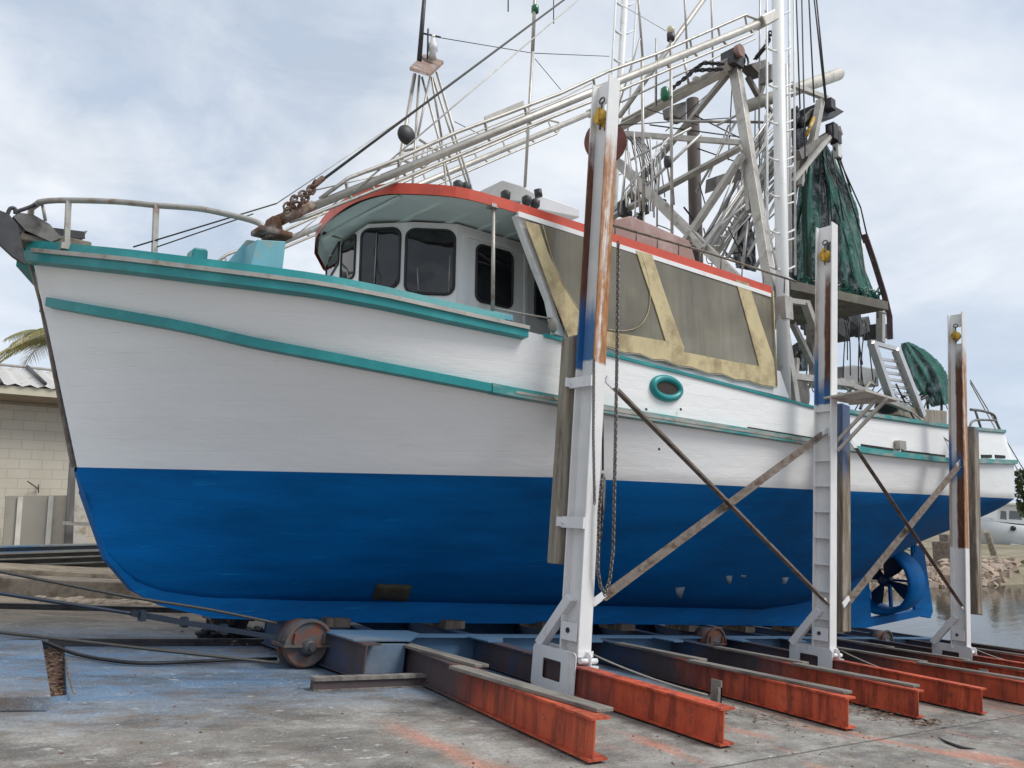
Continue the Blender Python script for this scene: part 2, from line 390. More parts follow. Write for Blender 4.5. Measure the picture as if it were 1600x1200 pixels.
def hull_mat(name, base, var, streak, spec=.3, ro=(.34, .5), bk=.14):
    n = NT(name); p = n.pos()
    q = n.mp(p, (.35, 1, 2.2)); f = n.noise(q, 1.6, 6, .6)
    c = n.ramp(f, [(.3, tuple(v*(1-var) for v in base)), (.7, tuple(min(1, v*(1+var)) for v in base))])
    g = n.noise(n.mp(p, (.5, .5, 7), (3, 1, 2), (0, .035, 0)), 2.2, 9, .72)
    c = n.mix(n.ramp(g, [(.60, 0.), (.72, .7)]), c, streak)
    # faint edges of the carvel planks
    z = n.xyz(n.mp(p, (1, 1, 1), (0, 0, 0), (0, .03, 0)))[2]
    w = n.math('FRACT', n.math('ADD', n.math('MULTIPLY', z, 6.2), n.math('MULTIPLY', f, .25)))
    se = n.ramp(n.math('ABSOLUTE', n.math('ADD', w, -.5)), [(.0, 0.), (.03, 1.)])
    lump = n.noise(n.mp(p, (.5, .5, 1.6)), 3.2, 5, .6)
    pit = n.noise(n.mp(p, (1.2, 1.2, 7)), 9, 5, .75)
    hgt = n.math('ADD', n.math('ADD', n.math('MULTIPLY', se, .2), n.math('MULTIPLY', lump, 1.5)), n.math('MULTIPLY', pit, bk))
    n.bump(hgt, .34, .02)
    return n.done(c, n.ramp(f, [(.3, ro[0]), (.7, ro[1])]), 0, spec)
M_HULLW = hull_mat('white_hull_paint', (.82, .83, .825), .025, (.66, .65, .63))
M_HULLB = hull_mat('blue_antifouling_paint', (.0, .112, .345), .24, (.01, .25, .55), .12, (.5, .65), .35)
def beam_mat():
    n = NT('orange_primer_steel'); p = n.pos(); y = n.xyz(p)[1]
    f = n.noise(p, 3, 6); c = n.ramp(f, [(.3, (.43, .058, .026)), (.7, (.64, .12, .05))])
    rs = n.noise(n.mp(p, (7, 7, .4), (2, 2, 2)), 1.2, 7, .7); dn = n.noise(n.mp(p, (1, 1, 1), (5, 1, 1)), 7, 7, .72)
    c = n.mix(n.math('MULTIPLY', n.ramp(dn, [(.54, 0.), (.66, 1.)]), .65), c, (.12, .05, .035))
    c = n.mix(n.math('MULTIPLY', n.ramp(rs, [(.48, 0.), (.60, 1.)]), .75), c, (.15, .025, .015))
    oi = n.n('ShaderNodeObjectInfo'); c = n.mix(n.math('MULTIPLY', oi.outputs['Random'], .35), c, (.30, .075, .04))
    # blue grey overspray thickens towards the boat
    g = n.math('ADD', n.math('MULTIPLY', y, .42), n.math('MULTIPLY', n.noise(n.mp(p, (1, 1, .6), (9, 1, 4)), 2.2, 7, .7), .9))
    c = n.mix(n.math('MULTIPLY', n.ramp(g, [(.14, 0.), (.62, 1.)]), .92), c, (.045, .055, .062))
    bl = n.noise(n.mp(p, (1, 1, 1), (1, 7, 2)), 1.7, 4)
    c = n.mix(n.math('MULTIPLY', n.ramp(n.math('ADD', n.math('MULTIPLY', y, .2), bl), [(.72, 0.), (.95, 1.)]), .6), c, (.02, .085, .2))
    sp = n.noise(n.mp(p, (1, 1, 1), (3, 8, 8)), 26, 3)
    c = n.mix(n.ramp(sp, [(.72, 0.), (.76, .7)]), c, (.55, .5, .45))
    n.bump(n.noise(p, 22, 5), .25, .01)
    return n.done(c, .62, 0, .4)
M_BEAM = beam_mat()
def top_mat():
    n = NT('dusty_blue_plate'); p = n.pos(); y = n.xyz(p)[1]
    f = n.noise(p, 4, 6); c = n.ramp(f, [(.3, (.13, .13, .125)), (.7, (.25, .24, .225))])
    b = n.noise(n.mp(p, (1, 1, 1), (2, 5, 1)), 1.3, 5)
    c = n.mix(n.math('MULTIPLY', n.ramp(n.math('ADD', n.math('MULTIPLY', y, .3), b), [(.5, 0.), (.95, 1.)]), .85), c, (.06, .15, .27))
    n.bump(n.noise(p, 30, 4), .3, .01); return n.done(c, .75, 0, .3)
M_PLATE = top_mat()
def post_mat(name, zw, zb, lower_rust, cols, ysplit=None):
    """cradle post: white at the foot, sprayed blue where the hull was painted, old rust above; z runs along the post"""
    n = NT(name); p = n.tc.outputs['Object']; z = n.xyz(p)[2]
    f = n.noise(n.mp(p, (3, 3, 1.2)), 2.5, 6, .65)
    w = n.noise(p, 3, 4); c = n.ramp(w, [(.3, (.68, .69, .69)), (.7, (.78, .78, .77))])
    rr = n.math('ADD', n.math('MULTIPLY', n.noise(n.mp(p, (9, 9, .35), (1, 2, 0)), 1.1, 7, .7), .72), n.math('MULTIPLY', n.noise(n.mp(p, (1, 1, .6), (4, 2, 0)), 11, 6, .75), .28))
    rust = n.ramp(n.noise(n.mp(p, (5, 5, 1.2)), 4, 7, .7), cols)
    zf = n.math('ADD', z, n.math('MULTIPLY', n.math('ADD', f, -.5), .06))
    up = n.ramp(n.math('MULTIPLY', n.math('SUBTRACT', zf, zw), 1.), [(.0, 0.), (.03, 1.)])
    tp = n.ramp(n.math('MULTIPLY', n.math('ADD', n.math('SUBTRACT', 6.35, z), n.math('MULTIPLY', n.math('ADD', f, -.5), .9)), 1.), [(.05, 0.), (.5, 1.)])
    if lower_rust > 0:
        rm = n.ramp(rr, [(.62-lower_rust*.5, 0.), (.70-lower_rust*.42, 1.)])
        if ysplit: rm = n.math('MULTIPLY', rm, n.ramp(n.math('ADD', n.xyz(p)[1], n.math('MULTIPLY', n.math('ADD', f, -.5), .05)), [(ysplit-.012, 1.), (ysplit+.012, .12)]))
        c = n.mix(n.math('MULTIPLY', n.math('MULTIPLY', up, tp), rm), c, rust)
    if zb:
        b = n.math('ADD', z, n.math('MULTIPLY', n.math('ADD', rr, -.5), .9))
        bm_ = n.math('MULTIPLY', n.ramp(n.math('SUBTRACT', zb[1], b), [(.0, 0.), (.3, 1.)]), n.ramp(n.math('SUBTRACT', b, zb[0]), [(.0, 0.), (.12, 1.)]))
        c = n.mix(n.math('MULTIPLY', up, n.math('MULTIPLY', bm_, .9)), c, (.006, .12, .34))
    ch = n.noise(n.mp(p, (1, 1, .5), (6, 6, 6)), 14, 4, .7)
    c = n.mix(n.ramp(ch, [(.68, 0.), (.74, .6)]), c, (.3, .16, .09))
    n.bump(n.noise(p, 30, 5), .2, .006)
    return n.done(c, .5, 0, .45)
RUST_O = [(.25, (.16, .06, .025)), (.5, (.38, .17, .06)), (.75, (.6, .42, .28))]
RUST_D = [(.25, (.05, .022, .016)), (.55, (.13, .045, .022)), (.8, (.26, .12, .06))]
RUST_L = [(.25, (.22, .14, .09)), (.5, (.5, .42, .35)), (.75, (.6, .57, .53))]

# ---------------------------------------------------------------- the slip, yard, water
def sl(x, y, z=0.): return RS @ V((x, y, z))
SLOT = [SZ(76, 1089), SZ(104, 1086), SZ(101, 1003), SZ(66, 1002)]           # drain slot running across the slip
def slip_ground():
    m = MB(); d = -.10
    O_ = [V((-60, -40, 0)), V((26, -40, 0)), V((26, 9.3, 0)), V((-60, 9.3, 0))]
    for k in range(4):
        j = (k+1) % 4; m.add([RS @ O_[k], RS @ O_[j], RS @ SLOT[j], RS @ SLOT[k]], [(0, 1, 2, 3)])
        D = V((0, 0, d)); m.add([RS @ SLOT[k], RS @ SLOT[j], RS @ (SLOT[j]+D), RS @ (SLOT[k]+D)], [(0, 1, 2, 3)])
    m.add([RS @ (p+V((0, 0, d))) for p in SLOT], [(0, 1, 2, 3)])
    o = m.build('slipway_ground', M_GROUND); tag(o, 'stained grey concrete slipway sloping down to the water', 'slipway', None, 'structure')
slip_ground()
SLAB = MB(); c0 = SZ(75, 1112); c1 = SZ(66, 1001, .1); c2 = SZ(0, 1113)
dv = (c2-c0).normalized(); c3 = c1+dv*20; c2 = c0+dv*20
SLAB.prism([RS @ V((p.x, p.y, 0)) for p in (c0, c1, c3, c2)], RS @ V((0, 0, .105)))
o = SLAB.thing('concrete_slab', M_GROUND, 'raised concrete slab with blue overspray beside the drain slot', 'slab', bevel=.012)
M_LITTER = pm('brown_leaf_litter', (.13, .075, .05), .9, 0, .35, 25, (.28, .2, .14), .4, 30)
m = MB()
for k in range(900):
    if k < 420:
        a_, b_ = rnd.random(), rnd.random(); p = SLOT[0].lerp(SLOT[1], a_).lerp(SLOT[3].lerp(SLOT[2], a_), b_)+V((0, 0, -.09+rnd.random()*.06))
    elif k < 560: p = V((rnd.gauss(1.15, .12)+rnd.random()*.1, rnd.uniform(-1.75, .2), .01+rnd.random()*.02))
    elif k < 640: p = V((rnd.gauss(3.1, .14), rnd.gauss(-2.15, .05), .01+rnd.random()*.05))
    elif k < 800: p = V((rnd.gauss(3.0, .25), rnd.gauss(-1.6, .3), .01+rnd.random()*.02))
    else: p = V((rnd.uniform(-2.6, -.6), rnd.uniform(2.6, 4.6), .01+abs(rnd.gauss(0, .05))))
    a = rnd.random()*6.28; L = rnd.uniform(.015, .05); wv = L*rnd.uniform(.15, .5); t = rnd.uniform(-.6, .6)
    d = V((math.cos(a), math.sin(a), t*.5)); s_ = V((-math.sin(a), math.cos(a), rnd.uniform(-.5, .5)))
    m.add([RS @ (p-d*L), RS @ (p+s_*wv), RS @ (p+d*L), RS @ (p-s_*wv)], [(0, 1, 2, 3)])
for k in range(1000):
    x = rnd.uniform(-5.2, 5.5); y = rnd.uniform(-3.6, 2.2) if k % 3 else rnd.gauss(-1.9, .5); L = rnd.choice((.003, .004, .005, .007, .016)); a = rnd.random()*6.28; d = V((math.cos(a)*L, math.sin(a)*L, 0)); s_ = V((-d.y, d.x, 0))*rnd.uniform(.3, .9); p = V((x, y, .003)); u_ = V((0, 0, L*rnd.uniform(.2, .7)))
    m.add([RS @ (p-d), RS @ (p+s_), RS @ (p+d), RS @ (p-s_), RS @ (p+u_)], [(0, 1, 4), (1, 2, 4), (2, 3, 4), (3, 0, 4)])
cc_ = sum(SLOT, V((0, 0, 0)))/4; m.add([RS @ (p+(cc_-p)*.02+V((0, 0, -.075))) for p in SLOT], [(0, 1, 2, 3)])
o = m.build('leaf_litter', M_LITTER, weld=False); tag(o, 'dry brown leaves and twigs lying on the slip and in the drain slot', 'leaf litter', None, 'stuff')
# yard behind the slip
yard_m = pm('yard_earth', (.25, .21, .16), .9, 0, .3, 2, (.12, .1, .08), .5, 3, bump=.5)
m = MB(); m.add([sl(-60, 9.3, .34), sl(7, 9.3, .34), sl(7, 60, .34), sl(-60, 60, .34)], [(0, 1, 2, 3)])
m.add([sl(-60, 9.3, .34), sl(7, 9.3, .34), sl(7, 9.3, -.02), sl(-60, 9.3, -.02)], [(0, 1, 2, 3)])
m.add([sl(7, 9.3, .34), sl(7, 60, .34), sl(7, 60, -6), sl(7, 9.3, -6)], [(0, 1, 2, 3)])
tag(m.build('yard_ground', yard_m), 'brown earth yard level behind the slip', 'ground', None, 'structure')
m = MB(); m.span((-30, 8.55, -.02), (-.75, 9.28, .27)); m.v = [RS @ p for p in m.v]
M_KERB = pm('dirty_concrete', (.22, .19, .155), .9, 0, .25, 3, (.08, .065, .05), .5, 2, bump=.5)
tag(m.build('kerb', M_KERB, bevel=.02), 'low dirty concrete kerb at the edge of the slip', 'kerb', None, 'structure')
m = MB()
for k in range(70):
    p = V((rnd.uniform(-3.6, -.6), rnd.uniform(7.6, 8.5), .0)); r = rnd.uniform(.03, .1)
    m.ball(RS @ p, r, 0, 6, (1.4, 1, .5))
tag(m.build('rubble', pm('pale_rubble', (.35, .29, .22), .9, 0, .3, 9, bump=.4)), 'pale rubble and dirt along the foot of the kerb', 'rubble', None, 'stuff')
# water
def water_mat():
    n = NT('harbour_water'); p = n.pos()
    a = n.noise(n.mp(p, (.55, 1.7, 1), (0, 0, 0), (0, 0, .5)), 1.3, 4, .6); b = n.noise(n.mp(p, (.8, 2, 1), (0, 0, 0), (0, 0, .5)), 5, 3)
    n.bump(n.math('ADD', a, n.math('MULTIPLY', b, .25)), .16, .06)
    n.b.inputs['IOR'].default_value = 1.33
    return n.done((.035, .034, .024), .06, 0, .5)
ZW = -1.6
m = MB(); m.add([(-200, -400, ZW), (900, -400, ZW), (900, 900, ZW), (-200, 900, ZW)], [(0, 1, 2, 3)])
tag(m.build('water', water_mat()), 'calm brown green harbour water reflecting the bank', 'water', None, 'structure')

# ---------------------------------------------------------------- far bank, rocks, far boat, trees
def bank_pt(t, z): # the bank line runs across the sight lines right of the hull
    a = WZ(1250, 925, ZW); b = WZ(1700, 908, ZW); p = a.lerp(b, t); return V((p.x, p.y, z))
bd = (bank_pt(1, 0)-bank_pt(0, 0)).normalized(); bk = V((-bd.y, bd.x, 0))
if bk.x < 0: bk = -bk
m = MB(); A = bank_pt(0, ZW)-bd*40; B = bank_pt(1, ZW)+bd*40
bank_m = pm('bank_earth', (.22, .19, .13), .95, 0, .3, .6, (.08, .1, .04), .45, .5)
rows = []
for k, (o_, h) in enumerate([(-1, -.4), (.0, .02), (1.6, .72), (3, .95), (9, 1.0), (400, 1.1)]):
    rows.append([A.lerp(B, i/30)+bk*o_+V((0, 0, h+(rnd.uniform(-.1, .1) if 0 < k < 4 else 0))) for i in range(31)])
m.grid(rows); tag(m.build('bank_terrain', bank_m), 'low earth bank across the water', 'terrain', None, 'structure')
M_ROCK = pm('pink_grey_rock', (.36, .28, .22), .9, 0, .35, 1.5, (.2, .17, .14), .45, 2.5, bump=.5, bscale=9)
ROCKS = []
for k in range(7):
    m = MB(); seed = [rnd.uniform(.65, 1.25) for _ in range(8)]
    m.add([V((sx*1.2*seed[i], sy*seed[7-i], sz*.75*seed[(i+3) % 8])) for i, (sx, sy, sz) in enumerate([(a, b, c) for a in (-1, 1) for b in (-1, 1) for c in (-1, 1)])], [(0, 1, 3, 2), (4, 6, 7, 5), (0, 4, 5, 1), (2, 3, 7, 6), (0, 2, 6, 4), (1, 5, 7, 3)])
    ROCKS.append(m)
rproto = []
for k in range(290):
    t = .1+.95*k/290+rnd.uniform(-.02, .02); s_ = rnd.random(); p = bank_pt(t, 0)+bk*(s_*2.0-.1); p.z = ZW+s_*.92-.03; r = rnd.uniform(.10, .25)*(1.15-.3*s_)
    if k < 7:
        o = ROCKS[k].build('bank_rock', M_ROCK, bevel=.12); rproto.append(o)
    else: o = rproto[k % 7].copy(); COL.objects.link(o)
    o.location = p; o.scale = (r, r, r); o.rotation_euler = (rnd.uniform(-.5, .5), rnd.uniform(-.5, .5), rnd.random()*6.28)
    tag(o, 'pinkish grey rock in the rock pile facing the bank across the water', 'rock', 'rocks facing the far bank')

def leaf_crown(mb, c, rad, nclump, nleaf, size, mi=0, flat=.8):
    c = V(c)
    for k in range(nclump):
        d = V((rnd.gauss(0, 1), rnd.gauss(0, 1), rnd.gauss(0, 1))).normalized()*rnd.uniform(.35, 1)
        cc = c+V((d.x*rad, d.y*rad, d.z*rad*flat)); r = rad*rnd.uniform(.18, .36)
        for j in range(nleaf):
            e = V((rnd.gauss(0, 1), rnd.gauss(0, 1), rnd.gauss(0, 1))).normalized()*r*rnd.uniform(.5, 1)
            p = cc+e; a = V((rnd.gauss(0, 1), rnd.gauss(0, 1), rnd.gauss(0, 1))).normalized(); b = a.cross(V((rnd.random(), rnd.random(), 1))).normalized()
            s = size*rnd.uniform(.6, 1.3); mb.add([p-a*s, p+b*s*.45, p+a*s, p-b*s*.45], [(0, 1, 2, 3)], mi)
M_LEAF = pm('green_foliage', (.075, .1, .035), .7, 0, .4, 1.2, (.045, .06, .02), .5, 2)
M_BARK = pm('grey_bark', (.16, .13, .1), .9, 0, .3, 3)
def tree(px, py, Y, h, rad, label, tall=1.):
    top = W(px, py, Y); base = V((top.x, top.y, 0)); base.z = ZW+.85
    r = empty('bank_tree', base, label, 'tree', 'trees on the far bank'); inv = Matrix.Translation(base).inverted()
    t = MB(); t.tube([base, base+V((.1, .1, (top.z-base.z)*.5)), V((top.x, top.y, top.z))], [.06, .04, .015], 7)
    for q in range(5):
        a = rnd.random()*6.28; s0 = base.lerp(top, rnd.uniform(.4, .8)); t.tube([s0, s0+V((math.cos(a)*rad*.7, math.sin(a)*rad*.7, rad*.4))], [.025, .008], 5)
    t.build('trunk', M_BARK, r, inv)
    c = MB(); n_l = max(1, int(tall*1.6))
    for q in range(n_l): leaf_crown(c, top-V((rnd.uniform(-.2, .2)*rad, 0, rad*(.3+q*.9))), rad*(.75+.25*q/n_l), 16, 24, .11)
    0; c.build('crown', M_LEAF, r, inv, weld=False)
tree(1597, 736, 9.5, 4, .6, 'thin green tree showing past the stern of the trawler', 3.2)
tree(1395, 848, 14.0, 3, 1.4, 'dark green bush under the overhanging stern of the trawler', .8)
tree(1300, 820, 16.0, 3, 2.0, 'bush on the far bank hidden mostly by the second post', 1.)
# far motor cruiser
def cruiser():
    Yb = 11.0; c = W(1610, 830, Yb); base = V((c.x, c.y, ZW))
    r = empty('motor_cruiser', base, 'white motor cruiser with a grey hull moored beyond the rocks', 'boat'); inv = Matrix.Translation(base).inverted()
    gm = pm('pale_grey_hull', (.5, .53, .55), .4, 0, .05, 2); wm2 = pm('white_cruiser_paint', (.72, .72, .7), .4, 0, .05, 2)
    d = V((RT.x, RT.y, 0)).normalized(); s = V((-d.y, d.x, 0))
    if s.x < 0: s = -s
    k = depth(c)/FPX
    def P(px, py, off): q = c+d*((px-1610)*k)+V((0, 0, -(py-830)*k)); return q+s*off
    hm = MB(); rows = []
    for px, yt, yb, hw in [(1540, 808, 832, .35), (1560, 815, 862, 1.3), (1600, 822, 876, 1.9), (1680, 828, 884, 2.0), (1780, 832, 886, 1.8)]:
        rows.append([P(px, yt, 2-hw), P(px, (yt+yb)/2, 2-hw*.92), P(px, yb, 2-hw*.55), P(px, yb+8, 2), P(px, yb, 2+hw*.55), P(px, (yt+yb)/2, 2+hw*.92), P(px, yt, 2+hw)])
    hm.grid(rows); n7 = 7
    for i in range(4): hm.add([rows[i][0], rows[i+1][0], rows[i+1][6], rows[i][6]], [(0, 1, 2, 3)])
    hm.add(rows[-1], [list(range(7))]); hm.build('hull', gm, r, inv)
    st = MB(); st.bar(P(1540, 809, 1.6), P(1780, 833, .15), .12, .12); st.bar(P(1581, 851, .2), P(1640, 858, .05), .12, .14); st.build('rub_rail', wm2, r, inv)
    cb = MB(); cb.prism([P(1571, 816, .9), P(1577, 788, .9), P(1700, 792, .9), P(1700, 828, .9)], s*2.2); cb.prism([P(1570, 789, .5), P(1570, 785, .5), P(1720, 788, .5), P(1720, 793, .5)], s*3); cb.build('cabin', wm2, r, inv, bevel=.03)
    gl = MB()
    for a, b in ((1578, 1588), (1592, 1612), (1617, 1650)): gl.prism([P(a, 812, .87), P(a+2, 799, .87), P(b, 800, .87), P(b, 813, .87)], s*.06)
    gl.build('window', pm('dark_cruiser_glass', (.12, .14, .15), .1, 0, .1, 1), r, inv)
    fb = MB(); fb.prism([P(1577, 785, 1.1), P(1579, 772, 1.1), P(1600, 774, 1.1), P(1600, 786, 1.1)], s*1.5); fb.bar(P(1572, 766, .9), P(1640, 768, .9), .1, .1)
    for px in (1579, 1597, 1630): fb.bar(P(px, 786, 1.0), P(px, 766, 1.0), .06, .06)
    fb.build('flybridge', wm2, r, inv)
    tb = MB(); tb.prism([P(1580, 783, 1.05), P(1580, 777, 1.05), P(1596, 778, 1.05), P(1596, 784, 1.05)], s*.05); tb.build('name_board', pm('varnished_teak', (.4, .2, .06), .4, 0, .2, 3), r, inv)
    fn = MB(); q = P(1587, 826, .22); fn.ball(q, .17, 0, 10); fn.build('fender', M_BLACK, r, inv)
cruiser()
# timber piles leaning and standing at the bank
def pile(name, a, b, r, label, mat, cat='pile', group=None):
    m = MB(); a = V(a); b = V(b); m.tube([a, a.lerp(b, .3), a.lerp(b, .7), b], [r*1.05, r, r*.97, r*.93], 14); return m.thing(name, mat, label, cat, group)
pile('mooring_pile', W(1562, 866, 8.6)+V((0, 0, -1.2)), W(1541, 830, 8.6), .15, 'leaning grey timber pile in front of the white cruiser', M_TIMB)
m = MB(); q = W(1478, 858, 9.4); m.box(q+V((0, 0, -.3)), (.9, .9, 1.3)); m.box(q+V((.0, 0, .5)), (.4, .4, .4)); m.thing('rusty_winch_box', M_BRWN, 'small dark rusty box on the bank under the stern', 'box', bevel=.03)
# dark pile rising behind the gantry
pt = W(1082, 156, 7.2); pile('mooring_pile', (pt.x, pt.y, -2), (pt.x, pt.y, pt.z), .2, 'tall dark brown timber pile standing behind the trawler gantry', pm('dark_brown_pile', (.05, .038, .033), .75, 0, .3, 3, (.16, .13, .1), .2, 3, (4, 4, .4)))

# ---------------------------------------------------------------- boatyard building at the left
def building():
    Yb = 13.4
    zt = W(45, 628, Yb).z; x0, x1 = -30., 3.6; base = V((-8, Yb, 0.))
    r = empty('boatyard_shed', base, 'cream painted block shed with a corrugated roof beside the bow of the trawler', 'building'); inv = Matrix.Translation(base).inverted()
    n = NT('cream_block_wall'); g = n.pos(); x, y, z = n.xyz(g); cb = n.n('ShaderNodeCombineXYZ'); n.l(x, cb.inputs[0]); n.l(z, cb.inputs[1])
    b = n.n('ShaderNodeTexBrick'); n.l(cb.outputs[0], b.inputs['Vector']); b.inputs['Scale'].default_value = 1.; b.inputs['Brick Width'].default_value = .41; b.inputs['Row Height'].default_value = .205
    b.inputs['Mortar Size'].default_value = .006; b.inputs['Mortar Smooth'].default_value = .3; b.inputs['Color1'].default_value = (.60, .56, .47, 1); b.inputs['Color2'].default_value = (.56, .52, .44, 1); b.inputs['Mortar'].default_value = (.40, .37, .31, 1)
    f = n.noise(n.mp(g, (1, 1, .4)), 1.4, 6); c = n.mix(n.ramp(f, [(.5, 0.), (.8, .45)]), b.outputs[0], (.38, .33, .25)); n.bump(n.math('SUBTRACT', 1., b.outputs['Fac']), .3, .01); wallm = n.done(c, .8)
    m = MB(); m.span((x0, Yb, -2), (x1, Yb+9, zt)); m.build('wall', wallm, r, inv)
    m = MB(); crm = pm('cream_fascia', (.58, .54, .42), .6, 0, .06, 3)
    za = W(0, 601, Yb-.75).z; zb_ = W(0, 614, Yb-.75).z
    m.span((x0, Yb-.75, zb_), (x1+.3, Yb-.69, za)); m.build('fascia', crm, r, inv)
    m = MB(); m.add([(x0, Yb-.69, zb_+.02), (x1+.3, Yb-.69, zb_+.02), (x1+.3, Yb, zt-.02), (x0, Yb, zt-.02)], [(0, 1, 2, 3)]); m.span((x0, Yb-.05, zt-.08), (x1, Yb+.0, zt-.02)); m.build('soffit', pm('shed_soffit', (.34, .29, .22), .8, 0, .1, 2), r, inv)
    m = MB(); rows = []; zr = W(0, 573, Yb+1.8).z; k = 260
    rows = [[V((x0+(x1+.3-x0)*i/k, y, z+.025*math.cos(i*math.pi))) for i in range(k+1)] for y, z in ((Yb-.8, za+.02), (Yb+1.8, zr), (Yb+9.6, zr-.1))]
    m.grid(rows, 0, False); m.build('roof', pm('pale_corrugated_iron', (.55, .54, .51), .55, .2, .08, 2, (.35, .33, .3), .3, 3), r, inv)
    m = MB()
    for px in (2, 70):
        a = W(px, 604, Yb-.8); m.tube([a+V((0, 0, .06)), V((a.x, Yb+1.75, zr+.06))], .04, 6)
    m.build('roof_batten', M_DARK, r, inv)
    m = MB(); m.tube([V((x0, Yb+1.8, zr+.05)), V((x1, Yb+1.8, zr+.05))], .035, 6); m.build('ridge_pipe', M_GALV, r, inv)
    m = MB(); a = W(60, 757, Yb-.05); b = W(60, 770, Yb-.05); m.tube([a, b], .012, 6); m.tube([W(60, 764, Yb-.05), W(43, 752, Yb-.3)], .012, 6); m.build('wall_bracket', M_DARK, r, inv)
building()
# sheets, plank, timbers stacked in front of the shed
m = MB(); Yp = 12.6
q = [W(*p, Yp) for p in ((2, 885), (9, 775), (105, 774), (99, 885))]; m.prism(q, (0, .05, 0))
o = m.thing('fibre_cement_sheet', pm('grey_fibre_cement', (.33, .31, .27), .85, 0, .12, 2, (.22, .2, .17), .4, 1.5, (1, 1, .4)), 'large grey sheets with white ribs leaning on the shed wall', 'sheet')
rb = MB()
for a, b in (((24, 880), (32, 776)), ((72, 880), (80, 775))): rb.bar(W(*a, Yp-.02), W(*b, Yp-.02), .09, .03, (0, 1, 0))
rb.split('rib', pm('white_rib', (.6, .58, .53), .7), o, Matrix.Translation(o.location).inverted())
m = MB(); m.prism([W(*p, 12.2) for p in ((98, 890), (109, 722), (119, 724), (112, 890))], (0, .06, 0)); m.thing('grey_plank', pm('dark_plank', (.13, .125, .12), .8, 0, .2, 3, (.2, .19, .18), .4, 3, (3, 3, .4)), 'dark grey plank standing upright beside the bow against the shed', 'plank')
m = MB(); m.prism([W(*p, 12.4) for p in ((113, 880), (118, 745), (126, 745), (140, 880))], (0, .04, 0)); m.thing('white_board', pm('old_white_board', (.55, .53, .48), .7, 0, .1, 3, (.3, .22, .12), .3, 4), 'worn white board behind the upright plank', 'board')
m = MB(); m.bar(W(96, 817, 12.0), W(140, 819, 12.0), .07, .07); m.thing('grey_pipe', M_GALV, 'short grey rail crossing the upright plank', 'rail')
names = ['topmost grey steel beam with blue paint in the stack', 'second grey beam from the top of the stack', 'middle grey beam of the stack', 'second grey beam from the bottom of the stack', 'lowest grey beam of the stack on the kerb']
zz0 = W(80, 852, 11.0).z; zz1 = W(80, 902, 11.0).z
M_BLUE_G = pm('grey_steel_with_blue', (.2, .22, .23), .6, .2, .15, 2, (.05, .15, .3), .5, 1.2)
for i in range(5):
    m = MB(); h = (zz0-zz1)/5; zc = zz0-h*(i+.5); x0 = -14; x1 = W(185, 880, 11.0).x+rnd.uniform(-.2, .5)
    y = 11.0+rnd.uniform(-.06, .06)
    for s_ in (-1, 1): m.span((x0, y-.01, zc+s_*h*.42-.012), (x1, y+.3, zc+s_*h*.42+.012))
    m.span((x0, y+.12, zc-h*.42), (x1, y+.15, zc+h*.42)); m.thing('steel_beam', M_BLUE_G if i == 0 else pm('old_grey_steel', (.2, .195, .18), .7, .2, .2, 2, (.1, .1, .095), .4, 2), names[i], 'beam', 'grey beams stacked by the kerb')
m = MB()
for x in (-9, -5, -1.5): m.box((x, 11.15, zz1-.14), (.25, .5, .28))
m.thing('timber_bearer', M_TIMD, 'short dark timber bearers under the stack of beams', 'timber')
# palm
def palm():
    c = W(96, 530, 19.0); base = V((c.x, c.y, -.3)); r = empty('palm_tree', base, 'palm tree with drying fronds behind the shed', 'palm tree'); inv = Matrix.Translation(base).inverted()
    m = MB(); m.tube([base, base.lerp(c, .5)+V((.1, 0, 0)), c], [.2, .15, .12], 9); m.build('trunk', M_BARK, r, inv)
    pmt = pm('palm_frond', (.16, .17, .06), .7, 0, .4, 2, (.34, .27, .13), .55, 1.5)
    for k in range(13):
        m = MB(); a = 2*math.pi*k/13+.2 if k > 1 else math.pi*(1.03+.09*k); L = rnd.uniform(1.3, 1.7); rise = rnd.uniform(.1, .7) if k > 1 else .12
        d = V((math.cos(a), math.sin(a), 0)); pts = [c+d*(L*t)+V((0, 0, rise*t*1.6-1.05*t*t)) for t in [i/12 for i in range(13)]]
        m.tube(pts, [.025*(1-i/14) for i in range(13)], 5)
        s_ = V((-d.y, d.x, 0))
        for i in range(1, 13):
            for sd in (-1, 1):
                for q in range(3):
                    t = pts[i].lerp(pts[i-1], q/3); l = .48*math.sin(math.pi*min(1, (i/12)*.85+.12))+.1
                    e = t+s_*sd*l*.75+d*l*.45+V((0, 0, -l*.55-rnd.random()*.1)); m.add([t-d*.02, t+d*.02, e], [(0, 1, 2)])
        m.build('frond', pmt, r, inv, weld=False)
palm()
# ---------------------------------------------------------------- slipway cradle (all in the slip frame)
CR = empty('slipway_cradle', (0, 0, 0), 'orange steel slip cradle with white side posts carrying the blue and white trawler', 'boat cradle', rot=(0, TH, 0))
HB = .302
FOOTX = {}
def slab(m, x0, x1, y0, y1, z0, z1, k=0., mi=0):
    d = k*(y1-y0); m.prism([(x0, y0, z0), (x1, y0, z0), (x1+d, y1, z0), (x0+d, y1, z0)], (0, 0, z1-z0), mi)
def ibeam(m, x, y0, y1, z0, z1, w=.19, mi=0, k=0.):
    slab(m, x, x+w, y0, y1, z1-.018, z1, k, mi); slab(m, x, x+w, y0, y1, z0, z0+.018, k, mi)
    slab(m, x+.035, x+.051, y0, y1, z0+.018, z1-.018, k, mi)
ENDS = [(924, 1122), (1127, 1107), (1322, 1090), (1432, 1079), (1532, 1076)]
STA = [(640, 1013), (904, 1043), (1100, 1038), (1203, 1030), (1300, 1030)]
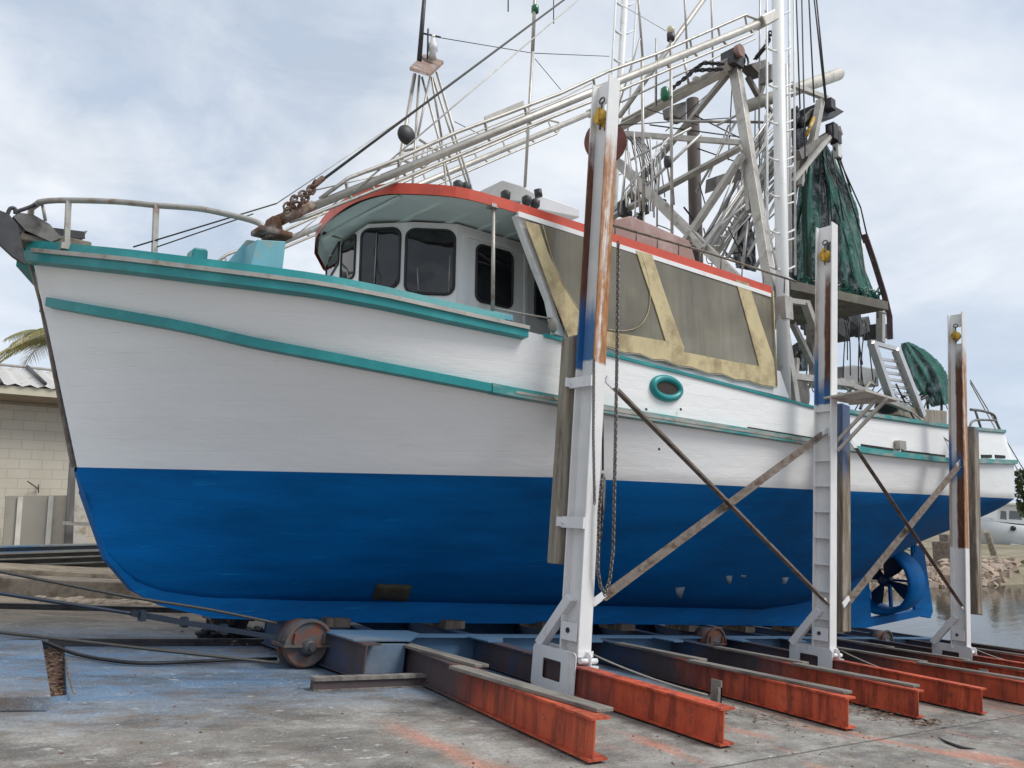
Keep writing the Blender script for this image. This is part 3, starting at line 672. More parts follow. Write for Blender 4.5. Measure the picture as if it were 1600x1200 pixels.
for i in range(10):
    if i < 5:
        e = SZ(*ENDS[i], HB); s = SZ(*STA[i], HB); x = e.x; ye = e.y; kk = (s.x-e.x)/(s.y-e.y)
    else: kk = .2; ye = -2.1 if i != 7 else -1.9; x = 5.036+1.70*(i-4)+kk*(ye+.1)
    m = MB(); ibeam(m, x, ye, 7.6, .02, HB, k=kk)
    bo = m.build('cross_beam', M_BEAM, CR)
    if i not in (1, 4, 7):
        c = MB(); yy = ye+.1; n = 0
        while yy < .9:
            L = rnd.uniform(1.2, 1.9); c.box((x+.085+kk*(yy+L/2-ye)+rnd.uniform(-.004, .004), yy+L/2, HB+.016), (.165+rnd.uniform(-.01, .01), L-.012, .03)); yy += L
        c.build('timber_cap', M_CAP, bo, bevel=.006)
    BX = x
    if i in (1, 4, 7): FOOTX[{1: 1, 4: 2, 7: 3}[i]] = (x+kk*(-.1-ye), kk)
# longitudinals and the top plates at the corners
for y in (2.0, 4.0):
    m = MB(); x0, x1 = -1.55, 14.0
    m.span((x0, y-.1, HB+.002), (x1, y+.1, HB+.022)); m.span((x0, y-.1, .03), (x1, y+.1, .05)); m.span((x0, y-.012, .05), (x1, y+.012, HB))
    m.build('longitudinal_beam', M_PLATE, CR)
m = MB()
for i in range(6):
    x = -1.62+1.726*i
    m.prism([(x-.02, 1.5, HB+.004), (x+.2, 1.5, HB+.004), (x+.5, 1.86, HB+.004), (x+.5, 2.0, HB+.004), (x-.02, 2.0, HB+.004)], (0, 0, .016))
m.build('gusset_plate', M_PLATE, CR)
# front of the cradle: short beam and box joint beside the wheel
fr = MB()
P0 = SZ(508, 986, .36); P1 = SZ(566, 1006, .36)
xs = (P0.x+P1.x)/2; ibeam(fr, xs-.02, P1.y, 3.4, .03, .36, .2); fr.build('front_beam', M_BEAM, CR)
fb = MB(); q0 = SZ(562, 1006, .34); q1 = SZ(622, 1004, .34)
fb.prism([(q0.x+.02, q0.y, .05), (q1.x+.05, q0.y, .05), (q1.x+.05, q0.y, .34), (q0.x+.02, q0.y, .34)], (0, .35, 0)); fb.build('joint_box', M_PLATE, CR, bevel=.008)
tp = MB(); tp.prism([(xs-.05, q0.y, .362), (q1.x+.1, q0.y, .362), (q1.x+.55, q0.y+.5, .362), (q1.x+.55, q0.y+.75, .362), (xs-.05, q0.y+.75, .362)], (0, 0, .015)); tp.build('joint_plate', M_PLATE, CR)
kb = MB()
for i in range(8): kb.box((-1.2+1.726*i, 3.0, .352), (.32, .5, .10))
kb.split('keel_block', M_TIMD, CR)
M_HOUSE = pm('grimy_blue_orange_housing', (.085, .095, .10), .75, .1, .3, 4, (.20, .06, .03), .5, 4.2, (1, 1, 1), .3)
# wheels in their housings
def wheel(x, y):
    w = MB(); R = .215
    w.lathe([(R, -.09), (R, .07)], (x, y, R+.012), (0, 1, 0), 30); w.lathe([(R+.03, .05), (R+.03, .08)], (x, y, R+.012), (0, 1, 0), 30)
    wo = w.build('wheel', M_HOUSE, CR)
    h = MB(); zc = R+.02
    arc = [(math.cos(a), math.sin(a)) for a in [math.pi*k/18 for k in range(19)]]
    h.prism([(x+(R+.025)*c, y-.13, zc+(R+.025)*s_) for c, s_ in arc], (0, .27, 0), 0, True)
    h.prism([(x+(R+.05)*c, y-.155, zc+(R+.05)*s_) for c, s_ in arc]+[(x+(R+.02)*c, y-.155, zc+(R+.02)*s_) for c, s_ in arc[::-1]], (0, .03, 0))
    h.span((x-R-.06, y-.165, zc-.012), (x+R+.06, y+.15, zc+.012))
    h.prism([(x+(R+.01)*c, y-.11, zc-(R-.01)*s_) for c, s_ in arc], (0, .02, 0)); h.build('housing', M_HOUSE, wo)
    for sx in (-1, 1):
        l = MB(); l.span((x+sx*.16-.012, y-.16, zc+.02), (x+sx*.16+.012, y-.13, zc+.12)); l.build('stiffener', M_HOUSE, wo)
    hb = MB(); hb.lathe([(.05, -.2), (.075, -.18), (.08, -.12), (.10, -.12), (.10, .0)], (x, y, R+.012), (0, 1, 0), 18); hb.lathe([(.03, -.225), (.03, -.18)], (x, y, R+.012), (0, 1, 0), 6); hb.build('hub', M_DARK, wo)
wq = SZ(466, 1043, 0); wheel(wq.x, wq.y-.02)
wheel(wq.x+.02, 6-wq.y); wheel(5.0, wq.y); wheel(11.0, wq.y)
# posts
def rrect(cx_, cy_, w, h, r, n=5):
    o = []
    for qx, qy, a0 in ((1, 1, 0), (-1, 1, 90), (-1, -1, 180), (1, -1, 270)):
        for k in range(n+1):
            a = math.radians(a0+90*k/n); o.append((cx_+qx*(w/2-r)+r*math.cos(a), cy_+qy*(h/2-r)+r*math.sin(a)))
    return o
def ring_plate(m, x, outer, inner, t, mi=0, kf=0.):
    n = len(outer); vs = []
    for xx in (x, x+t): vs += [(xx+kf*(y+.1), y, z) for y, z in outer]+[(xx+kf*(y+.1), y, z) for y, z in inner]
    fs = []
    for k in range(n):
        j = (k+1) % n
        fs += [(k, j, n+j, n+k), (2*n+k, 3*n+k, 3*n+j, 2*n+j), (k, 2*n+k, 2*n+j, j), (n+k, n+j, 3*n+j, 3*n+k)]
    m.add(vs, fs, mi)
PW, PD = .19, .28
def post(k, xb, xt, zt, mats, rungs, ztop_cut):
    fl, wb, inn = mats; zb = .375; kx = (xt-xb)/(zt-zb)
    def X(z): return xb+kx*(z-zb)
    def bar_(m, y0, y1, x0, x1, z0, z1): m.prism([(X(z0)+x0, y0, z0), (X(z0)+x1, y0, z0), (X(z0)+x1, y1, z0), (X(z0)+x0, y1, z0)], (X(z1)-X(z0), 0, z1-z0))
    m = MB(); bar_(m, 0, .02, 0, PW, zb, zt); po = m.build('post', fl, CR, bevel=.004)
    m = MB(); bar_(m, PD-.02, PD, 0, PW, zb, zt-.03); m.build('inner_flange', inn, po, bevel=.004)
    m = MB(); c = PW/2
    hz0, hz1 = zt-.66, zt-.30
    bar_(m, .02, PD-.02, c-.006, c+.006, zb, hz0); bar_(m, .02, PD-.02, c-.006, c+.006, hz1, zt-.02)
    bar_(m, .02, .035, c-.006, c+.006, hz0, hz1); bar_(m, PD-.13, PD-.02, c-.006, c+.006, hz0, hz1); m.build('web', wb, po)
    if rungs:
        m = MB()
        for i in range(9):
            z = .82+.385*i; m.span((X(z)+.0, .021, z), (X(z)+c-.007, PD-.021, z+.012)); 
        m.split('ladder_rung', M_POSTW, po)
    f = MB()
    x0_, kf = FOOTX[k]
    for x in (x0_-.018, x0_+.20):
        ring_plate(f, x, rrect(.275, .215, .75, .43, .05), rrect(.30, .21, .32, .20, .02), .012, 0, kf)
    f.span((xb-.018, -.1, .28), (xb+PW+.018, .0, .30)); f.build('foot_bracket', M_POSTW, po)
    s = MB(); s.bar((xb+.03, .60, .42), (xb+.03, .18, .95), .10, .11, (1, 0, 0)); s.build('foot_strut', M_POSTW, po, bevel=.005)
    h = MB(); h.tube([(xb-.02, -.05, .345), (xb+PW+.03, -.05, .345)], .028, 10); h.span((xb-.01, -.012, zb), (xb+PW+.02, -.003, zb+.06)); h.build('hinge_pin', M_POSTW, po)
    b = MB(); b.span((xb-.012, .03, .52), (xb-.002, .255, .70)); b.build('foot_plate', M_POSTW, po, bevel=.003)
    e = MB(); e.lathe([(.028, -.006), (.028, .002)], (xb-.014, .16, .62), (1, 0, 0), 14); e.build('bolt', M_DARK, po)
    return po, X
P1m = (post_mat('post_flange_rust_orange', 3.45, 0, .46, RUST_O), post_mat('post_web_rust_dark', 3.5, (3.3, 4.25), .95, RUST_D, .10), post_mat('post_inner_rust_dark', 3.4, (3.2, 4.3), .9, RUST_D))
P2m = (post_mat('post_flange_clean', 4.0, 0, .08, RUST_L), post_mat('post_web_rust_strip', 4.02, (3.9, 4.5), .97, RUST_D, .16), post_mat('post_inner_pale', 4.0, (3.9, 5.0), .45, RUST_L))
P3m = (post_mat('post_flange_rust_edge', 2.2, 0, .5, RUST_O), post_mat('post_web_rust_brown', 2.2, (3.5, 4.1), .97, RUST_D, .17), post_mat('post_inner_dirty', 2.2, (3.5, 4.5), .55, RUST_L))
POSTS = [post(1, .04, -.11, 6.98, P1m, False, 0), post(2, 5.15, 5.18, 7.02, P2m, True, 0), post(3, 10.17, 10.5, 6.98, P3m, False, 0)]
POSTS[0][0]['label'] = 'post rusted orange above a white foot'; POSTS[1][0]['label'] = 'post with ladder rungs'; POSTS[2][0]['label'] = 'post with rusty brown web'
# starboard posts, mostly hidden by the hull
for k, (xb, xt) in enumerate(((.04, -.05), (5.15, 5.2), (10.17, 10.4))):
    m = MB(); y = 5.75
    for a in (0, PD-.02): m.prism([(xb, y+a, .375), (xb+PW, y+a, .375), (xb+PW, y+a+.02, .375), (xb, y+a+.02, .375)], (xt-xb, 0, 4.2))
    m.prism([(xb+.09, y+.02, .375), (xb+.1, y+.02, .375), (xb+.1, y+PD-.02, .375), (xb+.09, y+PD-.02, .375)], (xt-xb, 0, 4.2)); m.build('post', M_POSTW, CR)
# timber guides
def guide(pts, Y, mat, brackets, X):
    a0 = S(*pts[0], Y); a1 = S(*pts[1], Y); b0 = S(*pts[2], Y); b1 = S(*pts[3], Y)
    m = MB(); t = .12
    m.add([a0, a1, a1+V((0, t, 0)), a0+V((0, t, 0)), b0, b1, b1+V((0, t, 0)), b0+V((0, t, 0))], [(0, 1, 2, 3), (7, 6, 5, 4), (0, 4, 5, 1), (1, 5, 6, 2), (2, 6, 7, 3), (3, 7, 4, 0)])
    o = m.build('timber_guide', mat, CR, bevel=.012)
    for z in brackets:
        f = (z-b0.z)/(a0.z-b0.z); p = b0.lerp(a0, f); q = b1.lerp(a1, f); c = MB()
        c.span((p.x-.02, Y-.03, z-.05), (max(q.x, X(z)+.02)+.02, Y-.006, z+.05)); c.span((X(z)-.03, .0, z-.06), (X(z)-.004, Y, z+.06))
        c.tube([(p.x+.05, Y-.06, z), (p.x+.05, Y-.02, z)], .02, 6); c.build('bracket', M_POSTW, o)
guide([(889, 527), (905, 522), (866, 881), (887, 883)], .34, M_TIMB, (1.72, 3.25), POSTS[0][1])
def guide_mat(name, zb):
    n = NT(name); p = n.tc.outputs['Object']; z = n.xyz(p)[2]
    f = n.noise(n.mp(p, (5, 5, .5)), 2.2, 7, .7); c = n.ramp(f, [(.3, (.06, .045, .035)), (.5, (.22, .18, .13)), (.7, (.42, .4, .36))])
    b = n.math('ADD', n.math('SUBTRACT', z, zb), n.math('MULTIPLY', n.math('ADD', f, -.5), 5.5)); c = n.mix(n.math('MULTIPLY', n.ramp(b, [(.0, 0.), (.4, 1.)]), .72), c, (.03, .09, .24))
    n.bump(f, .4, .01); return n.done(c, .75)
m = MB()
for nm, pts, zb in (('g2', ((1322, 632), (1323, 935)), 3.0), ('g3', ((1525, 668), (1530, 920)), 4.6)):
    a = S(*pts[0], .18); b = S(*pts[1], .18); r = .12; m = MB(); m.bar(b+V((0, .1, -.5)), a+V((0, .1, 0)), .26, .22, (0, 1, 0)); m.build('timber_guide', guide_mat('painted_timber_guide_'+('near' if nm == 'g2' else 'far'), zb), CR, bevel=.02)
# cross braces
for a, b in (((948, 593), (1297, 947)), ((928, 941), (1293, 671)), ((1330, 690), (1505, 950)), ((1318, 945), (1500, 722))):
    k = (1 if a == (928, 941) or a == (1318, 945) else 0)
    p = S(*a, .06+.05*k); q = S(*b, .06+.05*k); d = (q-p).normalized(); m = MB()
    up = V((0, 1, 0)).cross(d); m.bar(p+d*.12, q-d*.12, .008, .075, up); m.bar(p+d*.12+V((0, -.03, 0))+up*.035, q-d*.12+V((0, -.03, 0))+up*.035, .07, .008, up)
    bo = m.build('cross_brace', M_BRWN, CR)
    l = MB(); l.bar(p-d*.02, p+d*.2, .02, .08, up); l.bar(q-d*.2, q+d*.02, .02, .08, up); l.split('brace_lug', M_POSTW, bo)
# work platform on the middle post
m = MB(); zp = 4.1
q = [SZ(1287, 623, zp), SZ(1328, 631, zp), SZ(1402, 626, zp), SZ(1352, 611, zp)]
m.prism(q, (0, 0, .03)); m.prism([q[1]+V((0, 0, -.02)), q[2]+V((0, 0, -.02)), q[2]+V((0, .02, -.02)), q[1]+V((0, .02, -.02))], (0, 0, .055)); po = m.build('work_platform', pm('worn_grey_plate', (.5, .47, .43), .6, .1, .15, 4, (.3, .25, .2), .4, 5), CR)
m = MB(); a = q[2].lerp(q[3], .2)
for off in (0, .16):
    e = S(1308, 704, .0); m.bar(a+V((-.1, off, 0)), e+V((.02, off, 0)), .045, .045)
m.build('platform_strut', M_ALU, po)
# hoist blocks hanging in the heads of the posts
POSLAB = ('yellow chain block hanging in the head of the tall rust orange post', 'yellow chain block hanging in the head of the post with ladder rungs', 'yellow chain block hanging in the head of the post beside the stern')
for k, (po, X) in enumerate(POSTS):
    z = 6.47; x = X(z)+.095; m = MB()
    m.lathe([(.02, -.05), (.085, -.045), (.095, 0), (.085, .045), (.02, .05)], (x-.07, .13, z), (1, 0, 0), 14); m.box((x-.07, .13, z), (.13, .04, .2))
    m.tube([(x-.07, .13, z+.08), (x-.07, .13, z+.2)], .012, 6, 1); m.tube([(x-.07, .13+.04*math.cos(a), z+.22+.04*math.sin(a)) for a in [math.pi*2*i/10 for i in range(10)]], .01, 6, 1, closed=True)
    m.tube([(x-.07, .13, z-.08), (x-.07, .13, z-.16)], .012, 6, 1)
    m.thing('chain_block', [M_YEL, M_DARK], POSLAB[k], 'chain block', 'chain blocks in the post heads', frame=RS)
# hand chain loop on the nearest post and its fall
m = MB(); Yc = -.06
loop = [W(*p, Yc) for p in ((966, 378), (964, 560), (961, 720), (958, 860), (953, 905), (945, 928), (938, 915), (934, 890), (936, 800), (940, 750))]
chain_mb(m, loop, .06, .008)
m.thing('hand_chain', M_CHAIN, 'long steel hand chain hanging in a loop beside the rust orange post', 'chain', weld=False)
m = MB(); chain_mb(m, [W(*p, Yc-.02) for p in ((928, 560), (927, 680), (929, 790))], .05, .006); m.thing('hand_chain', M_CHAIN, 'short thin chain lying against the white face of the rust orange post', 'chain', weld=False)
m = MB(); m.tube([W(*p, .12) for p in ((942, 640), (942, 735))], .012, 6); m.tube([W(*p, .12) for p in ((942, 740), (938, 790), (943, 795), (944, 745))], .02, 6)
chain_mb(m, [W(*p, .12) for p in ((941, 795), (936, 850))], .07, .012); m.thing('chain_hook', M_DARK, 'dark hook and turnbuckle on a short wire behind the rust orange post', 'hook')
# a thin rope tied from each foot along its beam
for k, (a, b, L) in enumerate((((925, 1022), (1105, 1086), 'white rope running from the foot of the rust orange post along its beam'), ((1313, 1016), (1440, 1065), 'white rope running from the foot of the post with ladder rungs along its beam'), ((1523, 1014), (1600, 1038), 'white rope running from the foot of the post beside the stern along its beam'))):
    p = RS @ SZ(*a, .38); q = RS @ SZ(*b, .2); m = MB(); m.tube(sag(p, q, .03), .009, 6); m.thing('rope', M_CABLEL, L, 'rope')
for px, py, L in ((1108, 1090, 'small grey steel stub standing beside the end of the second beam'), (1527, 1058, 'small grey steel stub beside the end of the fifth beam')):
    c = SZ(px+12, py+18, .1); m = MB(); m.span((c.x-.02, c.y-.05, .0), (c.x+.0, c.y+.06, .36)); m.span((c.x-.06, c.y-.05, .0), (c.x+.0, c.y-.03, .3)); m.thing('steel_stub', M_CAP, L, 'bracket', frame=RS)
# short rail on the ground in front of the wheel
m = MB(); a = SZ(490, 1081, 0); b = SZ(672, 1074, 0)
m.span((a.x, a.y, .085), (b.x, a.y+.1, .115), 1); m.span((a.x, a.y+.02, .012), (b.x, a.y+.08, .085)); m.span((a.x, a.y, .0), (b.x, a.y+.1, .012), 1)
m.thing('rail_offcut', [M_BEAM, M_CAP], 'short orange rail lying on the concrete under the cradle front', 'rail', frame=RS)
m = MB(); m.tube([RS @ (SZ(*p, .012)) for p in ((1466, 1152), (1480, 1160), (1502, 1168), (1524, 1170))], [.004, .012, .016, .004], 6); m.thing('stick', M_DARK, 'dark bent stick lying on the concrete beside the saw cut joint', 'stick')
m = MB(); m.tube([RS @ SZ(*p, .05) for p in ((102, 1026), (106, 1050), (112, 1072), (116, 1084))], .008, 6); m.thing('stick', M_BRWN, 'thin brown twig lying beside the drain slot', 'stick')
# slip rails
for y, L in ((3.42, 'dark steel slip rail beside the drain slot under the bow'), (-.2+6.9, 'far dark steel slip rail beyond the keel')):
    m = MB(); m.span((-4.05 if y < 5 else -6, y, .0), (15, y+.14, .035)); m.span((-4.05 if y < 5 else -6, y+.03, .035), (15, y+.1, .07)); m.thing('slip_rail', M_DARK, L, 'rail', 'slip rails', frame=RS)
# hauling wires, draw bar and hose
def wire(name, pts, r, mat, label, cat='cable', group=None, n=8, sm=4):
    m = MB(); m.tube(curve(pts, sm), r, n); return m.thing(name, mat, label, cat, group)
def ext(pts, k=3.5): return [pts[0]+(pts[0]-pts[1])*k]+pts
wire('hauling_wire', ext([W(0, 893, 2.3), W(200, 932, 2.1), W(330, 953, 1.95), W(432, 974, 1.8)]), .014, M_CABLE, 'upper wire rope hauling the cradle, passing across the bow', 'cable', 'hauling wires')
wire('hauling_wire', ext([W(0, 927, 2.3), W(110, 944, 2.2), W(215, 960, 2.05)]), .017, M_HOSE, 'dark blue stained wire rope leading to the draw bar', 'cable', 'hauling wires')
m = MB(); p = [W(205, 958, 2.05), W(290, 973, 1.95), W(430, 996, 1.75)]; m.bar(p[0], p[1], .04, .05); m.bar(p[1], p[2], .035, .045)
for px, py in ((222, 962), (288, 972), (350, 983)): q = W(px, py, 2.02); m.box(q, (.05, .1, .09))
m.thing('draw_bar', M_HOSE, 'dark blue draw bar with bolted clamps ahead of the cradle wheel', 'draw bar')
wire('hauling_wire', ext([W(0, 988, 2.0), W(250, 1016, 1.5), W(435, 1036, 1.25)]), .014, M_CABLE, 'lower wire rope running past the drain slot to the wheel', 'cable', 'hauling wires')
hs = [RS @ SZ(*p, .03) for p in ((-420, 1052), (-200, 1040), (-80, 1028), (0, 1014), (60, 1012), (120, 1022), (190, 1034), (250, 1036), (340, 1032), (432, 1029))]
for p in hs[:5]: p += RS @ V((0, 0, .06))
wire('hose', hs, .017, M_BLACK, 'black hose snaking over the concrete to the cradle wheel', 'hose')
m = MB(); pts = [RS @ (SZ(335+rnd.uniform(-25, 75), 992+rnd.uniform(-6, 10), .03)+V((0, 0, rnd.uniform(0, .08)))) for _ in range(14)]
chain_mb(m, curve(pts, 3), .13, .022); m.thing('anchor_chain', M_DARK, 'heap of dark rusty chain on the slip under the bow', 'chain', weld=False)
# ---------------------------------------------------------------- fishing trawler (world frame, it sits level)
YC = 3.0
BASE = V((6.0, YC, -.3))
BT = empty('fishing_trawler', BASE, 'white timber fishing trawler with blue bottom, teal rails and red roof edge on the cradle', 'boat')
BI = Matrix.Translation(BASE).inverted()
def bp(m, name, mats, parent=None, **k): return m.build(name, mats, parent or BT, BI if parent is None else None, **k)
def bps(m, name, mats, **k): return m.split(name, mats, BT, BI, **k)
def polyY(poly, px): return lerp_tab(poly, px)
WLP = [(100, 730), (118, 730), (500, 738), (870, 746), (1270, 765), (1480, 774), (1580, 779), (1620, 782)]
RLP = [(40, 466), (66, 471), (290, 511), (400, 537), (500, 556), (744, 603), (800, 614), (875, 627), (944, 641), (1175, 677), (1270, 692), (1370, 707), (1477, 719), (1585, 722), (1640, 723)]
SHP = [(30, 395), (48, 396), (72, 398), (200, 411), (400, 436), (500, 449), (600, 468), (712, 493), (822, 517), (881, 532), (947, 553), (1100, 592), (1269, 636), (1337, 648), (1477, 668), (1567, 676), (1640, 680)]
def zof(poly, x, y, lo=-1., hi=7.):
    for _ in range(40):
        z = (lo+hi)/2; px, py = PJ((x, y, z))
        if py > polyY(poly, px): lo = z
        else: hi = z
    return (lo+hi)/2
B_SH = [(-4.62, .06), (-4.35, .54), (-3.9, 1.16), (-3.4, 1.60), (-2.9, 1.90), (-2.2, 2.13), (-1.2, 2.30), (0, 2.38), (2, 2.41), (6, 2.42), (10, 2.36), (13, 2.18), (15.5, 1.98), (16.75, 1.86), (18, 1.75)]
B_RL = [(-4.42, .06), (-4.15, .52), (-3.7, 1.04), (-3.1, 1.49), (-2.4, 1.83), (-1.4, 2.12), (-.2, 2.29), (1.5, 2.38), (4, 2.42), (8, 2.41), (11, 2.33), (14, 2.14), (16, 1.98), (17.25, 1.88), (18, 1.8)]
B_WL = [(-4.02, .06), (-3.7, .24), (-3.1, .60), (-2.3, 1.05), (-1.2, 1.52), (0.2, 1.9), (2, 2.17), (4.5, 2.31), (7.5, 2.31), (10.5, 2.24), (13, 2.11), (15, 1.98), (16.6, 1.9), (17.2, 1.84), (18, 1.8)]
KP = sorted([(W(px, py, YC-.06).x, W(px, py, YC-.06).z) for px, py in ((118, 730), (126, 760), (138, 800), (158, 862), (178, 895), (210, 926), (250, 946), (330, 965), (480, 971), (725, 973), (1000, 975), (1200, 977))])
KP.append((17.5, KP[-1][1]-.105*(17.5-KP[-1][0])))
def kz(x): return lerp_tab(KP, x)
RISE = [(-4.02, 0.), (-3.6, .06), (-3.1, .14), (-2.4, .22), (0, .26), (8, .30), (9.5, .45), (11, .85), (12.5, 1.42), (14, 1.9), (15.5, 2.3), (16.5, 2.6), (17.3, 2.85)]
PEX = [(-4.02, .98), (-3, .95), (-1.5, .85), (1, .75), (4, .70), (9, .66), (12, .62), (15, .58), (17.3, .5)]
NJ = 64
TJ = [(j/NJ)**1.35 for j in range(NJ+1)]
XE = {'w': 17.2, 'r': 17.28, 's': 16.78}
def line(kind):
    xs, xe, B, P = {'w': (-4.02, 17.2, B_WL, WLP), 'r': (W(66, 471, YC-.06).x, 17.28, B_RL, RLP), 's': (W(48, 396, YC-.06).x, 16.78, B_SH, SHP)}[kind]
    o = []
    for t in TJ:
        x = xs+(xe-xs)*t; y = YC-smooth_tab(B, x); o.append(V((x, y, zof(P, x, y))))
    return o
LW, LR, LS = line('w'), line('r'), line('s')
rows = []
for f in (0, .05, .12, .2, .3, .4, .52, .64, .76, .88):
    r_ = []
    for j, p in enumerate(LW):
        zb = min(p.z-.02, kz(p.x)+lerp_tab(RISE, p.x)); hb = YC-p.y; y0 = min(.11, hb*.9)
        z = zb+(p.z-zb)*f; y = y0+(hb-y0)*(f**smooth_tab(PEX, p.x) if f > 0 else 0)
        r_.append(V((p.x, YC-y, z)))
    rows.append(r_)
def flare(a, b, f, k=.06):
    o = []
    for j, (p, q) in enumerate(zip(a, b)):
        v = p.lerp(q, f); hol = k*math.sin(math.pi*f)*max(0., 1-TJ[j]*3.2)*min(1, TJ[j]*14); v.y += hol; o.append(v)
    return o
up = [LW]+[flare(LW, LR, f) for f in (.2, .4, .6, .8)]+[LR]+[flare(LR, LS, f, .0) for f in (.33, .66)]+[LS]
mir = lambda p: V((p.x, 2*YC-p.y, p.z))
hull = MB()
hull.grid(rows+[LW], 1); hull.grid([[mir(p) for p in r_] for r_ in rows+[LW]], 1)
hull.grid(up, 0); hull.grid([[mir(p) for p in r_] for r_ in up], 0)
# transom
colb = [r_[-1] for r_ in rows]+[LW[-1]]; colt = [r_[-1] for r_ in up]
for c_, mi in ((colb, 1), (colt, 0)):
    rr_ = []
    for p in c_:
        hw = YC-p.y; rr_.append([V((p.x+.16*(1-(s_/6)**2), YC+hw*s_/6, p.z)) for s_ in range(-6, 7)])
    hull.grid(rr_, mi)
hull.add([mir(p) if 0 else p for p in rows[0]]+[mir(p) for p in rows[0]], [(j, j+1, NJ+1+j+1, NJ+1+j) for j in range(NJ)], 1)
HULL = bp(hull, 'hull', [M_HULLW, M_HULLB])
# deck inside the bulwarks
dk = MB()
def inb(p, o_, z): return V((p.x+.06, YC-max(.0, YC-p.y-o_), z))
dk.grid([[V((p.x+.06, YC+max(.0, YC-p.y-.1)*s_, p.z+.06)) for p in LR] for s_ in (1, 0, -1)], 0, False); bp(dk, 'deck', pm('deck_grey_green', (.2, .26, .25), .7, 0, .15, 2))
for sg in (1, -1):
    iw = MB(); g = [[inb(p, .06, p.z) for p in LS[1:]], [inb(p, .08, p.z+.05) for p in LR[1:]]]
    iw.grid(g if sg > 0 else [[mir(p) for p in r_] for r_ in g], 0, False); bp(iw, 'bulwark_lining', M_WHITE)
# keel and stem band
kl = MB(); xs_ = [-3.95+(12.4+3.95)*i/60 for i in range(61)]
sec = []
for x in xs_:
    z0 = kz(x); z1 = max(z0+.02, kz(x)+lerp_tab(RISE, x)+.015); sec.append([V((x, YC-.115, z1)), V((x, YC-.115, z0)), V((x, YC+.115, z0)), V((x, YC+.115, z1))])
kl.grid(sec, 0, False); kl.add(sec[-1], [(0, 1, 2, 3)])
z0 = kz(12.4); kl.span((12.3, YC-.09, z0), (15.6, YC+.09, z0+.17))
bp(kl, 'keel', M_HULLB)
sb = MB(); st = [(x, z) for x, z in KP if x < -2.9]; stp = [W(45, 393, YC).x, W(45, 393, YC).z]
path = [V((stp[0]-.02, YC, stp[1]))]+[V((W(66, 471, YC).x-.02, YC, W(66, 471, YC).z))]+[V((x-.015, YC, z)) for x, z in st[:1]]
for a, b in zip(path, path[1:]): sb.bar(a, b, .022, .05, (0, 1, 0))
bp(sb, 'stem_band', [M_BRWN])
# swept rails along the side
def swept(name, ln, prof, mats, j0=0, j1=None, both=True, parent=None, dz=0.):
    m = MB(); pts = ln[j0:j1]
    for sg in ((1, -1) if both else (1,)):
        rws = []
        for i, p in enumerate(pts):
            a = pts[max(0, i-1)]; b = pts[min(len(pts)-1, i+1)]; d = (b-a); d.z = 0; d.normalize(); nrm = V((d.y, -d.x, 0))
            r_ = [p+nrm*o_+V((0, 0, u_+dz)) for o_, u_ in prof]
            rws.append([r if sg == 1 else mir(r) for r in r_])
        n = len(prof); vs = [p for r_ in rws for p in r_]
        m.add(vs, [(i*n+k, i*n+(k+1) % n, (i+1)*n+(k+1) % n, (i+1)*n+k) for i in range(len(rws)-1) for k in range(n)], 0)
        m.add(rws[0], [list(range(n))]); m.add(rws[-1], [list(range(n))[::-1]])
    return bp(m, name, mats, parent)
def idx(ln, px): return min(range(len(ln)), key=lambda j: abs(PJ(ln[j])[0]-px))
jc = idx(LS, 822); jr = idx(LR, 760); jr2 = idx(LR, 1290)
swept('rub_rail', LR, [(-.02, .055), (.075, .045), (.075, -.045), (-.02, -.055)], M_TEAL, 1, jr+1)
swept('worn_rub_rail', LR, [(-.02, .06), (.085, .05), (.085, -.05), (-.02, -.06)], M_TEALW, jr, None)
swept('rub_strip', LR, [(.07, .018), (.092, .014), (.092, -.014), (.07, -.018)], M_GALV, jr+1, jr2, False)
swept('cap_rail', LS, [(-.1, .0), (.1, .0), (.1, -.095), (-.02, -.11)], M_TEAL, 0, jc+1)
swept('cap_strip', LS, [(.07, .035), (.125, .03), (.125, -.012), (.07, -.012)], M_GALV, 1, jc+1)
jt = idx(LS, 772)
swept('bulwark_cap', LS, [(.065, .0), (.04, .125), (-.12, .13), (-.14, .0)], M_TEAL, 0, jt+1)
swept('sheer_line', LS, [(-.05, .022), (.025, .02), (.025, -.02), (-.05, -.025)], M_TEAL, jc+1, None)
j7 = idx(LS, 1300)
swept('stern_cap', LS, [(-.12, .075), (.05, .07), (.05, .0), (-.1, .0)], M_TEALW, j7, None)
# shade of freeing ports and hawse hole as dark solids, side coaming
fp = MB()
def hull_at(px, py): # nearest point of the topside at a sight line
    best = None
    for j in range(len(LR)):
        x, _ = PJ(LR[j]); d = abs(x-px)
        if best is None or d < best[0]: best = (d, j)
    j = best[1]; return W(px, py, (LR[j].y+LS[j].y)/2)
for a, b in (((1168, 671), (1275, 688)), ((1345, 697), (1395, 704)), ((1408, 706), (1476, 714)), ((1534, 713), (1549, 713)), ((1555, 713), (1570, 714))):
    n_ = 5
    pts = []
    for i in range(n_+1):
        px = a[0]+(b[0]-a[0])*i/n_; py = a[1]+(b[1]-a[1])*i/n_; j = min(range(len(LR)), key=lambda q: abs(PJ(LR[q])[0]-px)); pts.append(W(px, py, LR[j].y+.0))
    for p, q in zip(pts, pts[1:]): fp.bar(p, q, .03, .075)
bps(fp, 'freeing_port_shade', pm('freeing_port_shadow', (.012, .012, .012), .9))  # solid dark bars on the hull stand in for the shaded gaps
sp_ = MB(); q = hull_at(1402, 700); sp_.box(q+V((0, -.06, .05)), (.28, .1, .16)); bp(sp_, 'scupper_box', M_GALV)
hw = MB(); c = hull_at(1040, 607); ry_ = []
